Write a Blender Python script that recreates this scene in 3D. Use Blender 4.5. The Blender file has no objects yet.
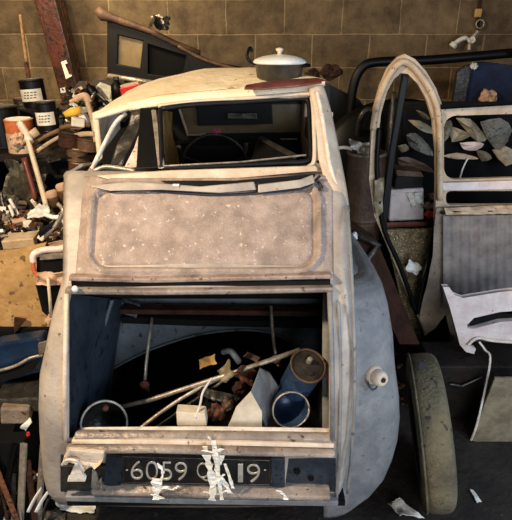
import bpy, bmesh, math, random
from mathutils import Vector, Matrix, noise
random.seed(7)
SC = bpy.context.scene
COL = SC.collection
F, H, PT = 540.0, 1.73, math.radians(23)
cs, sn = math.cos(PT), math.sin(PT)

def P(px, py, Y):
    """world point on the sight line of a photo pixel at distance Y"""
    dx, dy = (px-256)/F, (py-260)/F
    d = Vector((dx, cs-dy*sn, -sn-dy*cs))
    t = Y/d.y
    return Vector((d.x*t, Y, H+d.z*t))
def PZ(px, py, z):
    dx, dy = (px-256)/F, (py-260)/F
    d = Vector((dx, cs-dy*sn, -sn-dy*cs))
    t = (z-H)/d.z
    return Vector((d.x*t, d.y*t, z))

# ------------------------------------------------------------ materials
def lin(c):
    return tuple(((v/255)/12.92 if v/255 <= .04045 else ((v/255+.055)/1.055)**2.4) for v in c)+(1,)
def mat(name, c1, c2=None, scale=12, rough=.7, metal=0, bump=.0, bscale=60, c3=None, t3=.62, coat=0):
    m = bpy.data.materials.new(name); m.use_nodes = True
    nt = m.node_tree; N = nt.nodes; L = nt.links
    b = N['Principled BSDF']
    b.inputs['Roughness'].default_value = rough; b.inputs['Metallic'].default_value = metal
    if coat: b.inputs['Coat Weight'].default_value = coat; b.inputs['Coat Roughness'].default_value = .15
    tc = N.new('ShaderNodeTexCoord')
    if c2 is None: b.inputs['Base Color'].default_value = lin(c1)
    else:
        n = N.new('ShaderNodeTexNoise'); n.inputs['Scale'].default_value = scale
        n.inputs['Detail'].default_value = 8; n.inputs['Roughness'].default_value = .65
        L.new(tc.outputs['Object'], n.inputs['Vector'])
        r = N.new('ShaderNodeValToRGB'); r.color_ramp.elements[0].position = .36; r.color_ramp.elements[1].position = .64
        r.color_ramp.elements[0].color = lin(c1); r.color_ramp.elements[1].color = lin(c2)
        L.new(n.outputs['Fac'], r.inputs['Fac']); out = r.outputs['Color']
        if c3 is not None:
            n2 = N.new('ShaderNodeTexNoise'); n2.inputs['Scale'].default_value = scale*5
            n2.inputs['Detail'].default_value = 6; L.new(tc.outputs['Object'], n2.inputs['Vector'])
            r2 = N.new('ShaderNodeValToRGB'); r2.color_ramp.elements[0].position = t3; r2.color_ramp.elements[1].position = t3+.05
            r2.color_ramp.elements[0].color = (0,0,0,1); r2.color_ramp.elements[1].color = (1,1,1,1)
            L.new(n2.outputs['Fac'], r2.inputs['Fac'])
            mx = N.new('ShaderNodeMix'); mx.data_type = 'RGBA'
            L.new(r2.outputs['Color'], mx.inputs[0]); L.new(out, mx.inputs[6]); mx.inputs[7].default_value = lin(c3)
            out = mx.outputs[2]
        L.new(out, b.inputs['Base Color'])
    if bump:
        n = N.new('ShaderNodeTexNoise'); n.inputs['Scale'].default_value = bscale; n.inputs['Detail'].default_value = 5
        L.new(tc.outputs['Object'], n.inputs['Vector'])
        bp = N.new('ShaderNodeBump'); bp.inputs['Strength'].default_value = bump; bp.inputs['Distance'].default_value = .02
        L.new(n.outputs['Fac'], bp.inputs['Height']); L.new(bp.outputs['Normal'], b.inputs['Normal'])
    return m

M = {}
M['body'] = mat('worn_body_paint', (150,138,128), (186,172,156), 9, .5, 0, .12, 70, (112,92,76), .66)
M['lid'] = mat('chalky_panel_paint', (136,118,106), (178,156,142), 14, .7, 0, .35, 150, (204,186,170), .64)
M['fender'] = mat('cool_lit_grey', (106,106,106), (142,138,134), 9, .55, 0, .2, 60, (92,90,92), .64)  # cool light on the car's right side put into the grey
M['roof'] = mat('cream_canvas', (228,202,164), (246,228,194), 6, .85, 0, .35, 30, (176,140,104), .67)
M['pillar'] = mat('cream_paint', (196,172,146), (224,204,180), 12, .5, 0, .2, 50, (150,116,90), .68)
M['trim'] = mat('chipped_cream_trim', (206,188,168), (238,226,210), 20, .5, 0, .25, 60, (150,116,92), .68)
M['rail'] = mat('rusty_rail', (128,104,92), (176,156,142), 14, .5, .2, .25, 60, (84,58,44), .62)
M['sill'] = mat('grimy_sill', (118,104,94), (168,152,138), 8, .42, .15, .25, 60, (84,66,54), .63)
M['black'] = mat('black_rubber', (14,14,15), (26,26,28), 20, .5)
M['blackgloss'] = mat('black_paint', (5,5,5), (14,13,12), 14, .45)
M['void'] = mat('shade_black', (4,4,4), (10,10,10), 8, .9)  # deep shade of hollows and linings put into colour; black things share it
M['slate'] = mat('slate_blue_paint', (66,74,80), (90,98,104), 7, .6, 0, .2, 40, (26,34,44), .6)
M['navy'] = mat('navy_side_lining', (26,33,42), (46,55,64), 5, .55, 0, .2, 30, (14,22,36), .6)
M['bluecan'] = mat('blue_enamel', (34,54,84), (64,88,120), 10, .35, .2, .1, 40, (20,36,62), .6)
M['platebluepaint'] = mat('blue_stained_panel', (24,30,38), (50,58,66), 12, .5, 0, .2, 50, (20,22,26), .6)
M['plate'] = mat('plate_black', (22,21,21), (38,34,32), 16, .4)
M['chrome'] = mat('dull_silver', (190,180,164), (226,218,204), 30, .4, .5)
M['steel'] = mat('worn_steel', (130,118,104), (186,172,154), 22, .4, .5, .2, 60)
M['dsteel'] = mat('dark_steel', (48,46,44), (86,80,72), 18, .4, .6, .2, 60)
M['rust'] = mat('rust', (78,44,28), (126,78,48), 16, .85, .1, .5, 50, (46,26,18), .56)
M['rustdark'] = mat('dark_rust', (40,24,18), (70,42,28), 12, .8, .1, .4, 50)
M['tape'] = mat('flaking_white_tape', (226,216,196), (248,242,230), 20, .7, 0, .4, 80)
M['paper'] = mat('dirty_paper', (210,204,190), (240,236,226), 8, .8, 0, .3, 50)
M['white'] = mat('white_enamel', (214,212,204), (238,236,228), 10, .3, 0, 0, 10, (160,140,110), .68)
M['potgrey'] = mat('dark_enamel', (40,38,35), (66,62,56), 14, .35, .2, .1, 50)
M['redbrown'] = mat('red_brown_lacquer', (84,36,28), (128,66,50), 10, .4)
M['post'] = mat('oxide_post', (44,20,14), (78,36,24), 5, .35, 0, .2, 30, (24,14,10), .56)
M['ply'] = mat('plywood', (150,112,64), (188,148,92), 7, .8, 0, .3, 40, (110,78,42), .6)
M['wood'] = mat('bench_wood', (92,66,40), (140,104,66), 9, .7, 0, .3, 40)
M['darkwood'] = mat('dark_oily_wood', (18,14,11), (38,29,22), 9, .7, 0, .3, 40)
M['skin'] = mat('peach_plastic', (176,140,112), (214,178,148), 10, .6)
M['cream'] = mat('cream_plastic', (196,178,150), (228,212,186), 10, .5, 0, .1, 50)
M['orange'] = mat('orange_label', (178,84,40), (214,120,66), 14, .5)
M['red'] = mat('red_paint', (190,30,24), (214,46,32), 8, .35)
M['yellow'] = mat('yellow_paint', (222,168,40), (240,196,70), 9, .5)
M['label'] = mat('paper_label', (206,196,176), (236,228,210), 20, .7)
M['ink'] = mat('label_ink', (60,50,44))
M['binblue'] = mat('dark_blue_plastic', (18,34,56), (34,56,84), 8, .25)
M['panelgrey'] = mat('brown_grey_door_paint', (108,92,76), (146,128,108), 8, .6, 0, .3, 50, (66,50,38), .62)
M['archcream'] = mat('tan_cream_frame', (168,142,112), (206,180,148), 10, .5, 0, .25, 40, (124,92,64), .63)
M['ribbed'] = mat('ribbed_grey', (110,98,90), (146,134,124), 10, .6, 0, .2, 40)
M['pinkwhite'] = mat('pink_white_paint', (206,184,174), (232,216,206), 12, .55, 0, .15, 50, (150,110,96), .68)
M['tyre'] = mat('dusty_tyre', (78,70,52), (116,106,80), 7, .85, 0, .4, 90, (56,48,34), .62)
M['olive'] = mat('olive_sheet', (66,62,50), (112,104,86), 10, .5, .3, .3, 40, (56,44,34), .6)
M['leaf'] = mat('tan_sheet', (108,96,74), (158,142,112), 9, .5, .2, .3, 40)
M['drum'] = mat('brown_drum', (74,54,40), (108,80,58), 9, .6, .2, .3, 40)
M['speckle'] = mat('speckled_lagging', (74,62,42), (128,110,76), 30, .8, 0, .8, 60, (206,190,150), .6)
M['jerry'] = mat('pale_plastic', (196,186,184), (224,214,210), 12, .5, 0, .2, 60, (140,110,100), .68)
M['blue'] = mat('blue_cloth', (12,20,42), (26,40,74), 8, .8)
M['glass'] = mat('dusty_glass', (110,92,64), (140,120,86), 5, .25)
M['tan'] = mat('ochre_card', (168,128,66), (200,160,92), 9, .7)
M['rag'] = mat('pale_striped_rag', (196,170,152), (228,206,186), 26, .85, 0, .2, 50, (120,84,76), .6)
M['lampon'] = mat('lamp_glow', (255,255,255))
b = M['lampon'].node_tree.nodes['Principled BSDF']; b.inputs['Emission Color'].default_value = (1,.85,.65,1); b.inputs['Emission Strength'].default_value = 6

for k_ in ('black','blackgloss','void','darkwood','rustdark'): M[k_].node_tree.nodes['Principled BSDF'].inputs['Specular IOR Level'].default_value = .22
def block_mat():
    m = bpy.data.materials.new('cinder_block_wall'); m.use_nodes = True
    nt = m.node_tree; N = nt.nodes; L = nt.links; b = N['Principled BSDF']; b.inputs['Roughness'].default_value = .9
    tc = N.new('ShaderNodeTexCoord'); mp = N.new('ShaderNodeMapping')
    sp = N.new('ShaderNodeSeparateXYZ'); cb = N.new('ShaderNodeCombineXYZ')
    L.new(tc.outputs['Object'], sp.inputs[0]); L.new(sp.outputs['X'], cb.inputs['X']); L.new(sp.outputs['Z'], cb.inputs['Y'])
    wn = N.new('ShaderNodeTexNoise'); wn.inputs['Scale'].default_value = 4; L.new(tc.outputs['Object'], wn.inputs['Vector'])
    ad = N.new('ShaderNodeVectorMath'); ad.operation = 'MULTIPLY_ADD'; ad.inputs[1].default_value = (.018,.018,0)
    L.new(wn.outputs['Color'], ad.inputs[0]); L.new(cb.outputs[0], ad.inputs[2])
    br = N.new('ShaderNodeTexBrick'); br.inputs['Scale'].default_value = 1
    br.inputs['Brick Width'].default_value = .52; br.inputs['Row Height'].default_value = .285
    br.inputs['Mortar Size'].default_value = .008; br.inputs['Mortar Smooth'].default_value = .4
    br.inputs['Color1'].default_value = lin((136,114,82)); br.inputs['Color2'].default_value = lin((108,88,62)); br.inputs['Mortar'].default_value = lin((168,144,108))
    L.new(ad.outputs[0], br.inputs['Vector'])
    n = N.new('ShaderNodeTexNoise'); n.inputs['Scale'].default_value = 5; n.inputs['Detail'].default_value = 9; n.inputs['Roughness'].default_value = .7
    L.new(tc.outputs['Object'], n.inputs['Vector'])
    r = N.new('ShaderNodeValToRGB'); r.color_ramp.elements[0].position = .3; r.color_ramp.elements[0].color = (.22,.2,.18,1)
    r.color_ramp.elements[1].position = .7; r.color_ramp.elements[1].color = (1,1,1,1)
    L.new(n.outputs['Fac'], r.inputs['Fac'])
    mx = N.new('ShaderNodeMix'); mx.data_type = 'RGBA'; mx.blend_type = 'MULTIPLY'; mx.inputs[0].default_value = 1
    L.new(br.outputs['Color'], mx.inputs[6]); L.new(r.outputs['Color'], mx.inputs[7]); L.new(mx.outputs[2], b.inputs['Base Color'])
    bp = N.new('ShaderNodeBump'); bp.inputs['Strength'].default_value = .7; bp.inputs['Distance'].default_value = .012; bp.invert = True
    n3 = N.new('ShaderNodeTexNoise'); n3.inputs['Scale'].default_value = 40; L.new(tc.outputs['Object'], n3.inputs['Vector'])
    sm = N.new('ShaderNodeMath'); sm.operation = 'MULTIPLY_ADD'; sm.inputs[1].default_value = -.5
    L.new(n3.outputs['Fac'], sm.inputs[0]); L.new(br.outputs['Fac'], sm.inputs[2])
    L.new(sm.outputs[0], bp.inputs['Height']); L.new(bp.outputs['Normal'], b.inputs['Normal'])
    return m
M['block'] = block_mat()
M['floor'] = mat('oily_concrete', (26,22,19), (52,43,35), 6, .75, 0, .4, 30, (92,70,46), .66)
M['ceil'] = mat('grimy_ceiling', (90,84,76), (110,102,92), 3, .9)

# ------------------------------------------------------------ mesh helpers
def new(): return bmesh.new()
def link(name, bm, m, parent=None, smooth=False, bevel=0, solid=0, sub=0):
    bmesh.ops.remove_doubles(bm, verts=bm.verts, dist=1e-5)
    bmesh.ops.recalc_face_normals(bm, faces=bm.faces)
    if parent is not None: off = parent.matrix_world.translation.copy() if parent.get('_off') is None else Vector(parent['_off'])
    else:
        xs = [v.co for v in bm.verts]
        off = Vector(((min(v.x for v in xs)+max(v.x for v in xs))/2, (min(v.y for v in xs)+max(v.y for v in xs))/2, min(v.z for v in xs)))
    bmesh.ops.translate(bm, verts=bm.verts, vec=-off)
    me = bpy.data.meshes.new(name); bm.to_mesh(me); bm.free()
    o = bpy.data.objects.new(name, me); COL.objects.link(o)
    me.materials.append(M[m] if isinstance(m, str) else m)
    if smooth:
        for p in me.polygons: p.use_smooth = True
    OFF[o.name] = off
    if parent is not None:
        o.parent = parent
    else: o.location = off
    if solid:
        s = o.modifiers.new('s', 'SOLIDIFY'); s.thickness = solid; s.offset = 0
    if bevel:
        s = o.modifiers.new('b', 'BEVEL'); s.width = bevel; s.segments = 2; s.limit_method = 'ANGLE'
    if sub:
        s = o.modifiers.new('u', 'SUBSURF'); s.levels = sub; s.render_levels = sub
    return o
OFF = {}
def part(name, bm, m, parent, **k):
    # child geometry is expressed from the top-level thing's base; sub-parts share that origin
    off = OFF[parent.name]
    parentoff = off
    bmesh.ops.remove_doubles(bm, verts=bm.verts, dist=1e-5)
    bmesh.ops.recalc_face_normals(bm, faces=bm.faces)
    bmesh.ops.translate(bm, verts=bm.verts, vec=-off)
    me = bpy.data.meshes.new(name); bm.to_mesh(me); bm.free()
    o = bpy.data.objects.new(name, me); COL.objects.link(o)
    me.materials.append(M[m] if isinstance(m, str) else m)
    if k.get('smooth'):
        for p in me.polygons: p.use_smooth = True
    o.parent = parent; OFF[o.name] = off
    if k.get('solid'):
        s = o.modifiers.new('s', 'SOLIDIFY'); s.thickness = k['solid']; s.offset = k.get('soff', 0)
    if k.get('bevel'):
        s = o.modifiers.new('b', 'BEVEL'); s.width = k['bevel']; s.segments = 2; s.limit_method = 'ANGLE'
    if k.get('sub'):
        s = o.modifiers.new('u', 'SUBSURF'); s.levels = k['sub']; s.render_levels = k['sub']
    if k.get('label'): o['label'] = k['label']
    return o
def tag(o, label, cat, group=None):
    o['label'] = label; o['category'] = cat
    if group: o['group'] = group
    return o
def thing(name, label, cat, loc, group=None):
    o = bpy.data.objects.new(name, None); COL.objects.link(o); o.empty_display_size = .05
    o.location = loc; OFF[o.name] = Vector(loc)
    return tag(o, label, cat, group)
def struct(name, bm, m, **k):
    o = link(name, bm, m, **k); o['kind'] = 'structure'; return o

def box(bm, c, s, R=None):
    r = bmesh.ops.create_cube(bm, size=1)
    for v in r['verts']:
        p = Vector((v.co.x*s[0], v.co.y*s[1], v.co.z*s[2]))
        if R: p = R @ p
        v.co = p+Vector(c)
    return bm
def rot(x=0, y=0, z=0):
    return Matrix.Rotation(math.radians(z), 3, 'Z') @ Matrix.Rotation(math.radians(y), 3, 'Y') @ Matrix.Rotation(math.radians(x), 3, 'X')
def smoothpath(pts, n=6):
    pts = [Vector(p) for p in pts]
    if len(pts) < 3: return pts
    out = []
    for i in range(len(pts)-1):
        p0 = pts[max(i-1,0)]; p1 = pts[i]; p2 = pts[i+1]; p3 = pts[min(i+2, len(pts)-1)]
        for k in range(n):
            t = k/n
            out.append(.5*((2*p1)+(-p0+p2)*t+(2*p0-5*p1+4*p2-p3)*t*t+(-p0+3*p1-3*p2+p3)*t**3))
    out.append(pts[-1]); return out
def tube(bm, pts, r, seg=10, flat=1.0, cap=True):
    """tube along points; r may be a list; flat squashes one section axis"""
    pts = [Vector(p) for p in pts]; n = len(pts)
    rs = r if isinstance(r, (list, tuple)) else [r]*n
    up = Vector((0,0,1)); rings = []
    prev = None
    for i, p in enumerate(pts):
        t = (pts[min(i+1,n-1)]-pts[max(i-1,0)]).normalized()
        if prev is None:
            a = up if abs(t.z) < .9 else Vector((1,0,0))
            u = t.cross(a).normalized()
        else:
            u = (prev - t*prev.dot(t)).normalized()
        prev = u; w = t.cross(u)
        rings.append([bm.verts.new(p+(u*math.cos(2*math.pi*k/seg)*rs[i]*flat+w*math.sin(2*math.pi*k/seg)*rs[i])) for k in range(seg)])
    for i in range(n-1):
        for k in range(seg):
            bm.faces.new((rings[i][k], rings[i][(k+1)%seg], rings[i+1][(k+1)%seg], rings[i+1][k]))
    if cap: bm.faces.new(rings[0]); bm.faces.new(rings[-1])
    return bm
def lathe(bm, prof, o=(0,0,0), R=None, seg=32):
    """prof: list of (radius, height) turned about z, then rotated by R and moved to o"""
    rings = []
    for r, h in prof:
        if r < 1e-5:
            p = Vector((0,0,h)); rings.append([bm.verts.new((R@p if R else p)+Vector(o))]); continue
        ring = []
        for k in range(seg):
            a = 2*math.pi*k/seg; p = Vector((r*math.cos(a), r*math.sin(a), h))
            ring.append(bm.verts.new((R@p if R else p)+Vector(o)))
        rings.append(ring)
    for a, b_ in zip(rings, rings[1:]):
        if len(a) == 1 and len(b_) == 1: continue
        for k in range(seg):
            if len(a) == 1: bm.faces.new((a[0], b_[k], b_[(k+1)%seg]))
            elif len(b_) == 1: bm.faces.new((a[k], a[(k+1)%seg], b_[0]))
            else: bm.faces.new((a[k], a[(k+1)%seg], b_[(k+1)%seg], b_[k]))
    return bm
def slab(bm, pts, th=.02, d=Vector((0,1,0))):
    """closed outline extruded by th along d"""
    a = [bm.verts.new(p) for p in pts]; b_ = [bm.verts.new(Vector(p)+d*th) for p in pts]
    f1 = bm.faces.new(a); f2 = bm.faces.new(b_[::-1]); n = len(pts)
    for k in range(n): bm.faces.new((a[k], b_[k], b_[(k+1)%n], a[(k+1)%n]))
    bmesh.ops.triangulate(bm, faces=[f1, f2])
    return bm
def pslab(pp, Y, th=.02):
    return slab(new(), [P(q[0], q[1], q[2] if len(q) > 2 else Y) for q in pp], th)
def grid(bm, fn, nu, nv, skip=None):
    vs = [[bm.verts.new(fn(i/nu, j/nv)) for j in range(nv+1)] for i in range(nu+1)]
    for i in range(nu):
        for j in range(nv):
            if skip and skip((i+.5)/nu, (j+.5)/nv): continue
            bm.faces.new((vs[i][j], vs[i+1][j], vs[i+1][j+1], vs[i][j+1]))
    return bm
def sheet(c4, nu=10, nv=10, amp=.01, sc=20, seed=0, ragged=0, bow=0):
    """crumpled sheet between four corners (a,b on top, d,c below)"""
    a, b_, c, d = [Vector(x) for x in c4]
    n = (b_-a).cross(d-a).normalized()
    def fn(u, v):
        p = (a*(1-u)+b_*u)*(1-v)+(d*(1-u)+c*u)*v
        q = p+n*(amp*noise.noise(p*sc+Vector((seed,seed*2,0)))*2+bow*math.sin(math.pi*u)*math.sin(math.pi*v))
        if ragged:
            e = max(abs(u-.5), abs(v-.5))*2
            q += (p-(a+b_+c+d)/4)*ragged*noise.noise(p*60+Vector((seed,0,3)))*e
        return q
    return grid(new(), fn, nu, nv)
def holed(outer, holes, ext, res=1):
    """filled outline with holes as a solid of depth ext: built in (x,z), returns bmesh with y from 0 to ext"""
    cu = bpy.data.curves.new('t', 'CURVE'); cu.dimensions = '2D'; cu.fill_mode = 'BOTH'; cu.extrude = ext/2
    for pl in [outer]+holes:
        s = cu.splines.new('POLY'); s.points.add(len(pl)-1); s.use_cyclic_u = True
        for k, p in enumerate(pl): s.points[k].co = (p[0], p[1], 0, 1)
    o = bpy.data.objects.new('t', cu); COL.objects.link(o)
    bpy.context.view_layer.update()
    me = bpy.data.meshes.new_from_object(o.evaluated_get(bpy.context.evaluated_depsgraph_get()))
    bm = new(); bm.from_mesh(me)
    bpy.data.objects.remove(o); bpy.data.curves.remove(cu); bpy.data.meshes.remove(me)
    for v in bm.verts: v.co = Vector((v.co.x, v.co.z+ext/2, v.co.y))
    return bm
def pholed(outer, holes, Y, ext, sm=0):
    f = lambda pl: [(P(x, y, Y).x, P(x, y, Y).z) for x, y in pl]
    def sp(pl):
        if not sm: return pl
        L = smoothpath([Vector((x,y,0)) for x,y in pl]+[Vector((pl[0][0],pl[0][1],0))], sm)[:-1]
        return [(v.x, v.y) for v in L]
    bm = holed(f(outer), [f(sp(h)) for h in holes], ext)
    for v in bm.verts: v.co.y += Y
    return bm
def rrect(x0, y0, x1, y1, r, n=5):
    pts = []
    for cx, cy, a0 in ((x1-r,y1-r,0),(x0+r,y1-r,90),(x0+r,y0+r,180),(x1-r,y0+r,270)):
        for k in range(n+1):
            a = math.radians(a0+90*k/n); pts.append((cx+r*math.cos(a), cy+r*math.sin(a)))
    return pts
def textmesh(s, size, depth=.002):
    cu = bpy.data.curves.new('t', 'FONT'); cu.body = s; cu.size = size; cu.extrude = depth; cu.align_x = 'CENTER'; cu.align_y = 'CENTER'
    cu.offset = -.0022
    o = bpy.data.objects.new('t', cu); COL.objects.link(o); bpy.context.view_layer.update()
    me = bpy.data.meshes.new_from_object(o.evaluated_get(bpy.context.evaluated_depsgraph_get()))
    bm = new(); bm.from_mesh(me); bpy.data.objects.remove(o); bpy.data.curves.remove(cu); bpy.data.meshes.remove(me)
    return bm

# ------------------------------------------------------------ the setting
WY = 5.3
struct('floor', box(new(), (0,1.2,-.05), (5.6,8.4,.1)), 'floor')
struct('wall_back', box(new(), (0,WY+.08,1.4), (5.6,.16,2.8)), 'block')
struct('wall_left', box(new(), (-2.72,1.2,1.4), (.16,8.1,2.8)), 'block')
struct('wall_right', box(new(), (2.72,1.2,1.4), (.16,8.1,2.8)), 'block')
struct('ceiling', box(new(), (0,1.2,2.85), (5.6,8.4,.1)), 'ceil')
# front wall behind the photographer with a wide open doorway
wf = new(); box(wf, (-2.0,-2.9,1.4), (1.3,.16,2.8)); box(wf, (2.2,-2.9,1.4), (.9,.16,2.8)); box(wf, (.2,-2.9,2.6), (3.1,.16,.4))
struct('wall_front', wf, 'block')

# ------------------------------------------------------------ the car
CX = -.165
car = thing('car', 'derelict cream rounded saloon car seen from behind with its boot open and black number plate', 'car', (CX, 2.6, 0))
rows = [  # centre row in the photo, distance, left edge, right edge
 (503,1.36,54,338),(496,1.335,48,341),(484,1.325,45,344),(452,1.31,42,348),(438,1.30,41,350),(415,1.305,40,352),(385,1.32,41,354),(350,1.35,48,354),
 (320,1.385,54,353),(292,1.43,62,352),(275,1.465,65,351),(255,1.51,68,350),(230,1.57,71,349),(205,1.63,76,347),(185,1.69,82,344),(172,1.74,90,340)]
def row_geo(i):
    py, Y, l, r = rows[i]
    z = P(256, py, Y).z
    return z, Y, P(l, py, Y+.04).x, P(r, py, Y+.04).x
def body_bm():
    bm = new(); V = []
    for i in range(len(rows)):
        z, Y, xl, xr = row_geo(i)
        py = rows[i][0]
        ol, orr = P(69, py, Y).x, P(329, py, Y).x
        line = []
        fl = xl-.03 if z < 1 else xl
        for yy in (3.3, 2.9, 2.5, 2.1, 1.8): line.append((fl + (.0 if yy < 3 else .05), yy, z))
        rx = .055
        for k in range(5):
            a = math.radians(90*k/5); line.append((xl+rx*(1-math.sin(math.pi/2-a)) , Y+.075*(1-math.sin(a)), z))
        line.append((ol-.012, Y, z)); line.append((ol, Y, z))
        for k in range(1, 10): line.append((ol+(orr-ol)*k/10, Y-.012*math.sin(math.pi*k/10), z))
        line.append((orr, Y, z)); line.append((orr+.012, Y, z))
        for k in range(4, -1, -1):
            a = math.radians(90*k/5); line.append((xr-rx*.8*(1-math.cos(a)), Y+.075*(1-math.sin(a)), z))
        for yy in (1.8, 2.1, 2.5, 2.9, 3.3): line.append((xr-(.0 if yy < 3 else .05), yy, z))
        V.append([bm.verts.new(p) for p in line])
    n = len(V[0])
    for i in range(len(rows)-1):
        for k in range(n-1):
            if 4 <= i <= 8 and 11 <= k <= 20: continue      # boot opening
            bm.faces.new((V[i][k], V[i][k+1], V[i+1][k+1], V[i+1][k]))
    return bm
body = part('body_shell', body_bm(), 'body', car, smooth=True, solid=.012)
# front end of the shell, mostly hidden: bonnet and nose
def bon(u, v):
    y = 3.3+.85*v; w = (.52-.16*v)
    return Vector((CX+w*(2*u-1), y, .98-.30*v*v-.10*(2*u-1)**2))
part('bonnet', grid(new(), bon, 12, 8), 'body', car, smooth=True, solid=.01)
nb = new(); box(nb, (CX,3.75,.45), (.62,.8,.5)); part('engine_bay', nb, 'body', car, bevel=.05)

# pressed upper boot panel with a raised rounded rectangle
def ycar(py):
    for a, b_ in zip(rows, rows[1:]):
        if a[0] >= py >= b_[0]:
            t = (a[0]-py)/(a[0]-b_[0]); return a[1]+(b_[1]-a[1])*t
    return rows[-1][1]
def sdrr(x, y, x0, y0, x1, y1, r):
    cx, cy = (x0+x1)/2, (y0+y1)/2; qx, qy = abs(x-cx)-(x1-x0)/2+r, abs(y-cy)-(y1-y0)/2+r
    return math.hypot(max(qx,0), max(qy,0))+min(max(qx,qy),0)-r
def lidf(u, v):
    xl, xr = 76+8*v, 333-1*v     # v up
    py = 281-(281-178)*v; px = xl+(xr-xl)*u
    sh = (281-py)/100*8
    d = sdrr(px, py, 88+sh*.9, 184, 319+(0), 273, 22)
    h = .010+.002*noise.noise(Vector((px*.05, py*.05, 0)))
    h += .016*math.exp(-(d/2.2)**2) - .010*math.exp(-((d+5.5)/2.4)**2)
    if d < -3: h += .002
    h *= min(1, u*25, (1-u)*25)
    p = P(px, py, ycar(py)); n = Vector((0,-.75,.66)); return p+n*(h+.004)
part('boot_lid_panel', grid(new(), lidf, 120, 60), 'lid', car, smooth=True, solid=.006, label='pitted beige panel with a raised rounded rectangle')

def band(pts, w, th=.012, Yo=0):
    """flat bar following photo points (x,y,Y), w = height in metres"""
    bm = new(); c = [P(x, y, Y+Yo) for x, y, Y in pts]
    rr = []
    for p in c:
        rr.append([bm.verts.new(p+Vector((0,dy,dz))) for dy, dz in ((-th/2,-w/2+.3*w*0),( th/2,-w/2),(th/2,w/2),(-th/2,w/2))])
    for a, b_ in zip(rr, rr[1:]):
        for k in range(4): bm.faces.new((a[k], a[(k+1)%4], b_[(k+1)%4], b_[k]))
    bm.faces.new(rr[0]); bm.faces.new(rr[-1][::-1]); return bm
# rails between lid and opening
part('hinge_rail', band([(70,277,1.44),(150,279,1.44),(240,277,1.44),(331,275,1.44)], .014, .03), 'rail', car, bevel=.004)
part('rail_groove', band([(72,283,1.435),(200,284,1.435),(330,282,1.435)], .016, .012), 'blackgloss', car)
part('header_rail', band([(66,290,1.425),(150,291,1.42),(240,290,1.42),(333,288,1.425)], .016, .03), 'sill', car, bevel=.005)
bm = new(); bmesh.ops.create_uvsphere(bm, u_segments=12, v_segments=8, radius=.010); bmesh.ops.translate(bm, verts=bm.verts, vec=P(75,289,1.40))
part('rail_bolt', bm, 'white', car, smooth=True)
# flanges up the sides of the opening
for nm, pp, mt in (('opening_flange', [(68,292,1.425),(67,340,1.36),(66,390,1.32),(66,437,1.30)], 'pillar'), ('opening_flange', [(329,290,1.425),(331,340,1.36),(332,390,1.32),(332,437,1.30)], 'fender')):
    part(nm, tube(new(), [P(*q)-Vector((0,.012,0)) for q in pp], .008, 8), mt, car, smooth=True)
for pp in ([(347,205,1.63),(351,270,1.45),(354,350,1.36),(353,420,1.31),(347,490,1.32)], [(338,300,1.41),(340,370,1.34),(339,440,1.295),(336,498,1.325)]):
    part('corner_bead', tube(new(), smoothpath([P(*q)-Vector((0,.012,0)) for q in pp]), .005, 8), 'fender', car, smooth=True)

# sill, mouldings, number-plate recess and bottom lip
def prismY(pp, prof):
    """extrude a (dy,dz) profile along photo points"""
    bm = new(); rr = []
    for q in pp:
        p = P(*q); rr.append([bm.verts.new(p+Vector((0,a,b_))) for a, b_ in prof])
    for a, b_ in zip(rr, rr[1:]):
        for k in range(len(prof)): bm.faces.new((a[k], a[(k+1)%len(prof)], b_[(k+1)%len(prof)], b_[k]))
    bm.faces.new(rr[0]); bm.faces.new(rr[-1][::-1]); return bm
part('boot_sill', prismY([(75,433,1.30),(200,433,1.30),(332,435,1.30)], [(-.015,-.035),(.03,-.04),(.03,-.004),(.0,.004),(-.015,-.004)]), 'sill', car, bevel=.005)
part('sill_lip', prismY([(80,430,1.32),(200,429,1.32),(330,431,1.32)], [(-.008,-.014),(.008,-.014),(.008,.006),(-.008,.004)]), 'trim', car, bevel=.003)
part('lower_moulding', prismY([(66,449,1.27),(150,448,1.262),(250,451,1.262),(335,453,1.27)], [(-.012,-.012),(.03,-.02),(.03,.004),(0,.008),(-.012,.0)]), 'sill', car, bevel=.006)
part('plate_recess', slab(new(), [P(60,455,1.30),P(336,459,1.30),P(336,492,1.315),P(60,492,1.315)], .012), 'platebluepaint', car, bevel=.004)
part('bottom_lip', prismY([(92,488,1.295),(150,489,1.285),(220,491,1.28),(330,494,1.285)], [(-.02,-.014),(.04,-.02),(.04,.012),(.01,.016),(-.02,.004)]), 'sill', car, bevel=.006)
part('bottom_edge', prismY([(66,497,1.30),(200,500,1.295),(338,502,1.30)], [(-.008,-.012),(.03,-.012),(.03,.012),(-.008,.010)]), 'fender', car, bevel=.004)
part('middle_moulding', prismY([(72,441,1.285),(150,441,1.28),(250,443,1.28),(334,445,1.285)], [(-.008,-.006),(.03,-.008),(.03,.004),(-.004,.006)]), 'pillar', car, bevel=.003)
# blue painted uprights beside the plate
part('plate_bracket', slab(new(), [P(106,456,1.285),P(122,458,1.27),P(121,486,1.28),P(103,487,1.295)], .012), 'navy', car, bevel=.003)
part('plate_bracket', slab(new(), [P(271,459,1.27),P(285,459,1.28),P(285,488,1.29),P(272,488,1.28)], .012), 'platebluepaint', car, bevel=.003)
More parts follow.
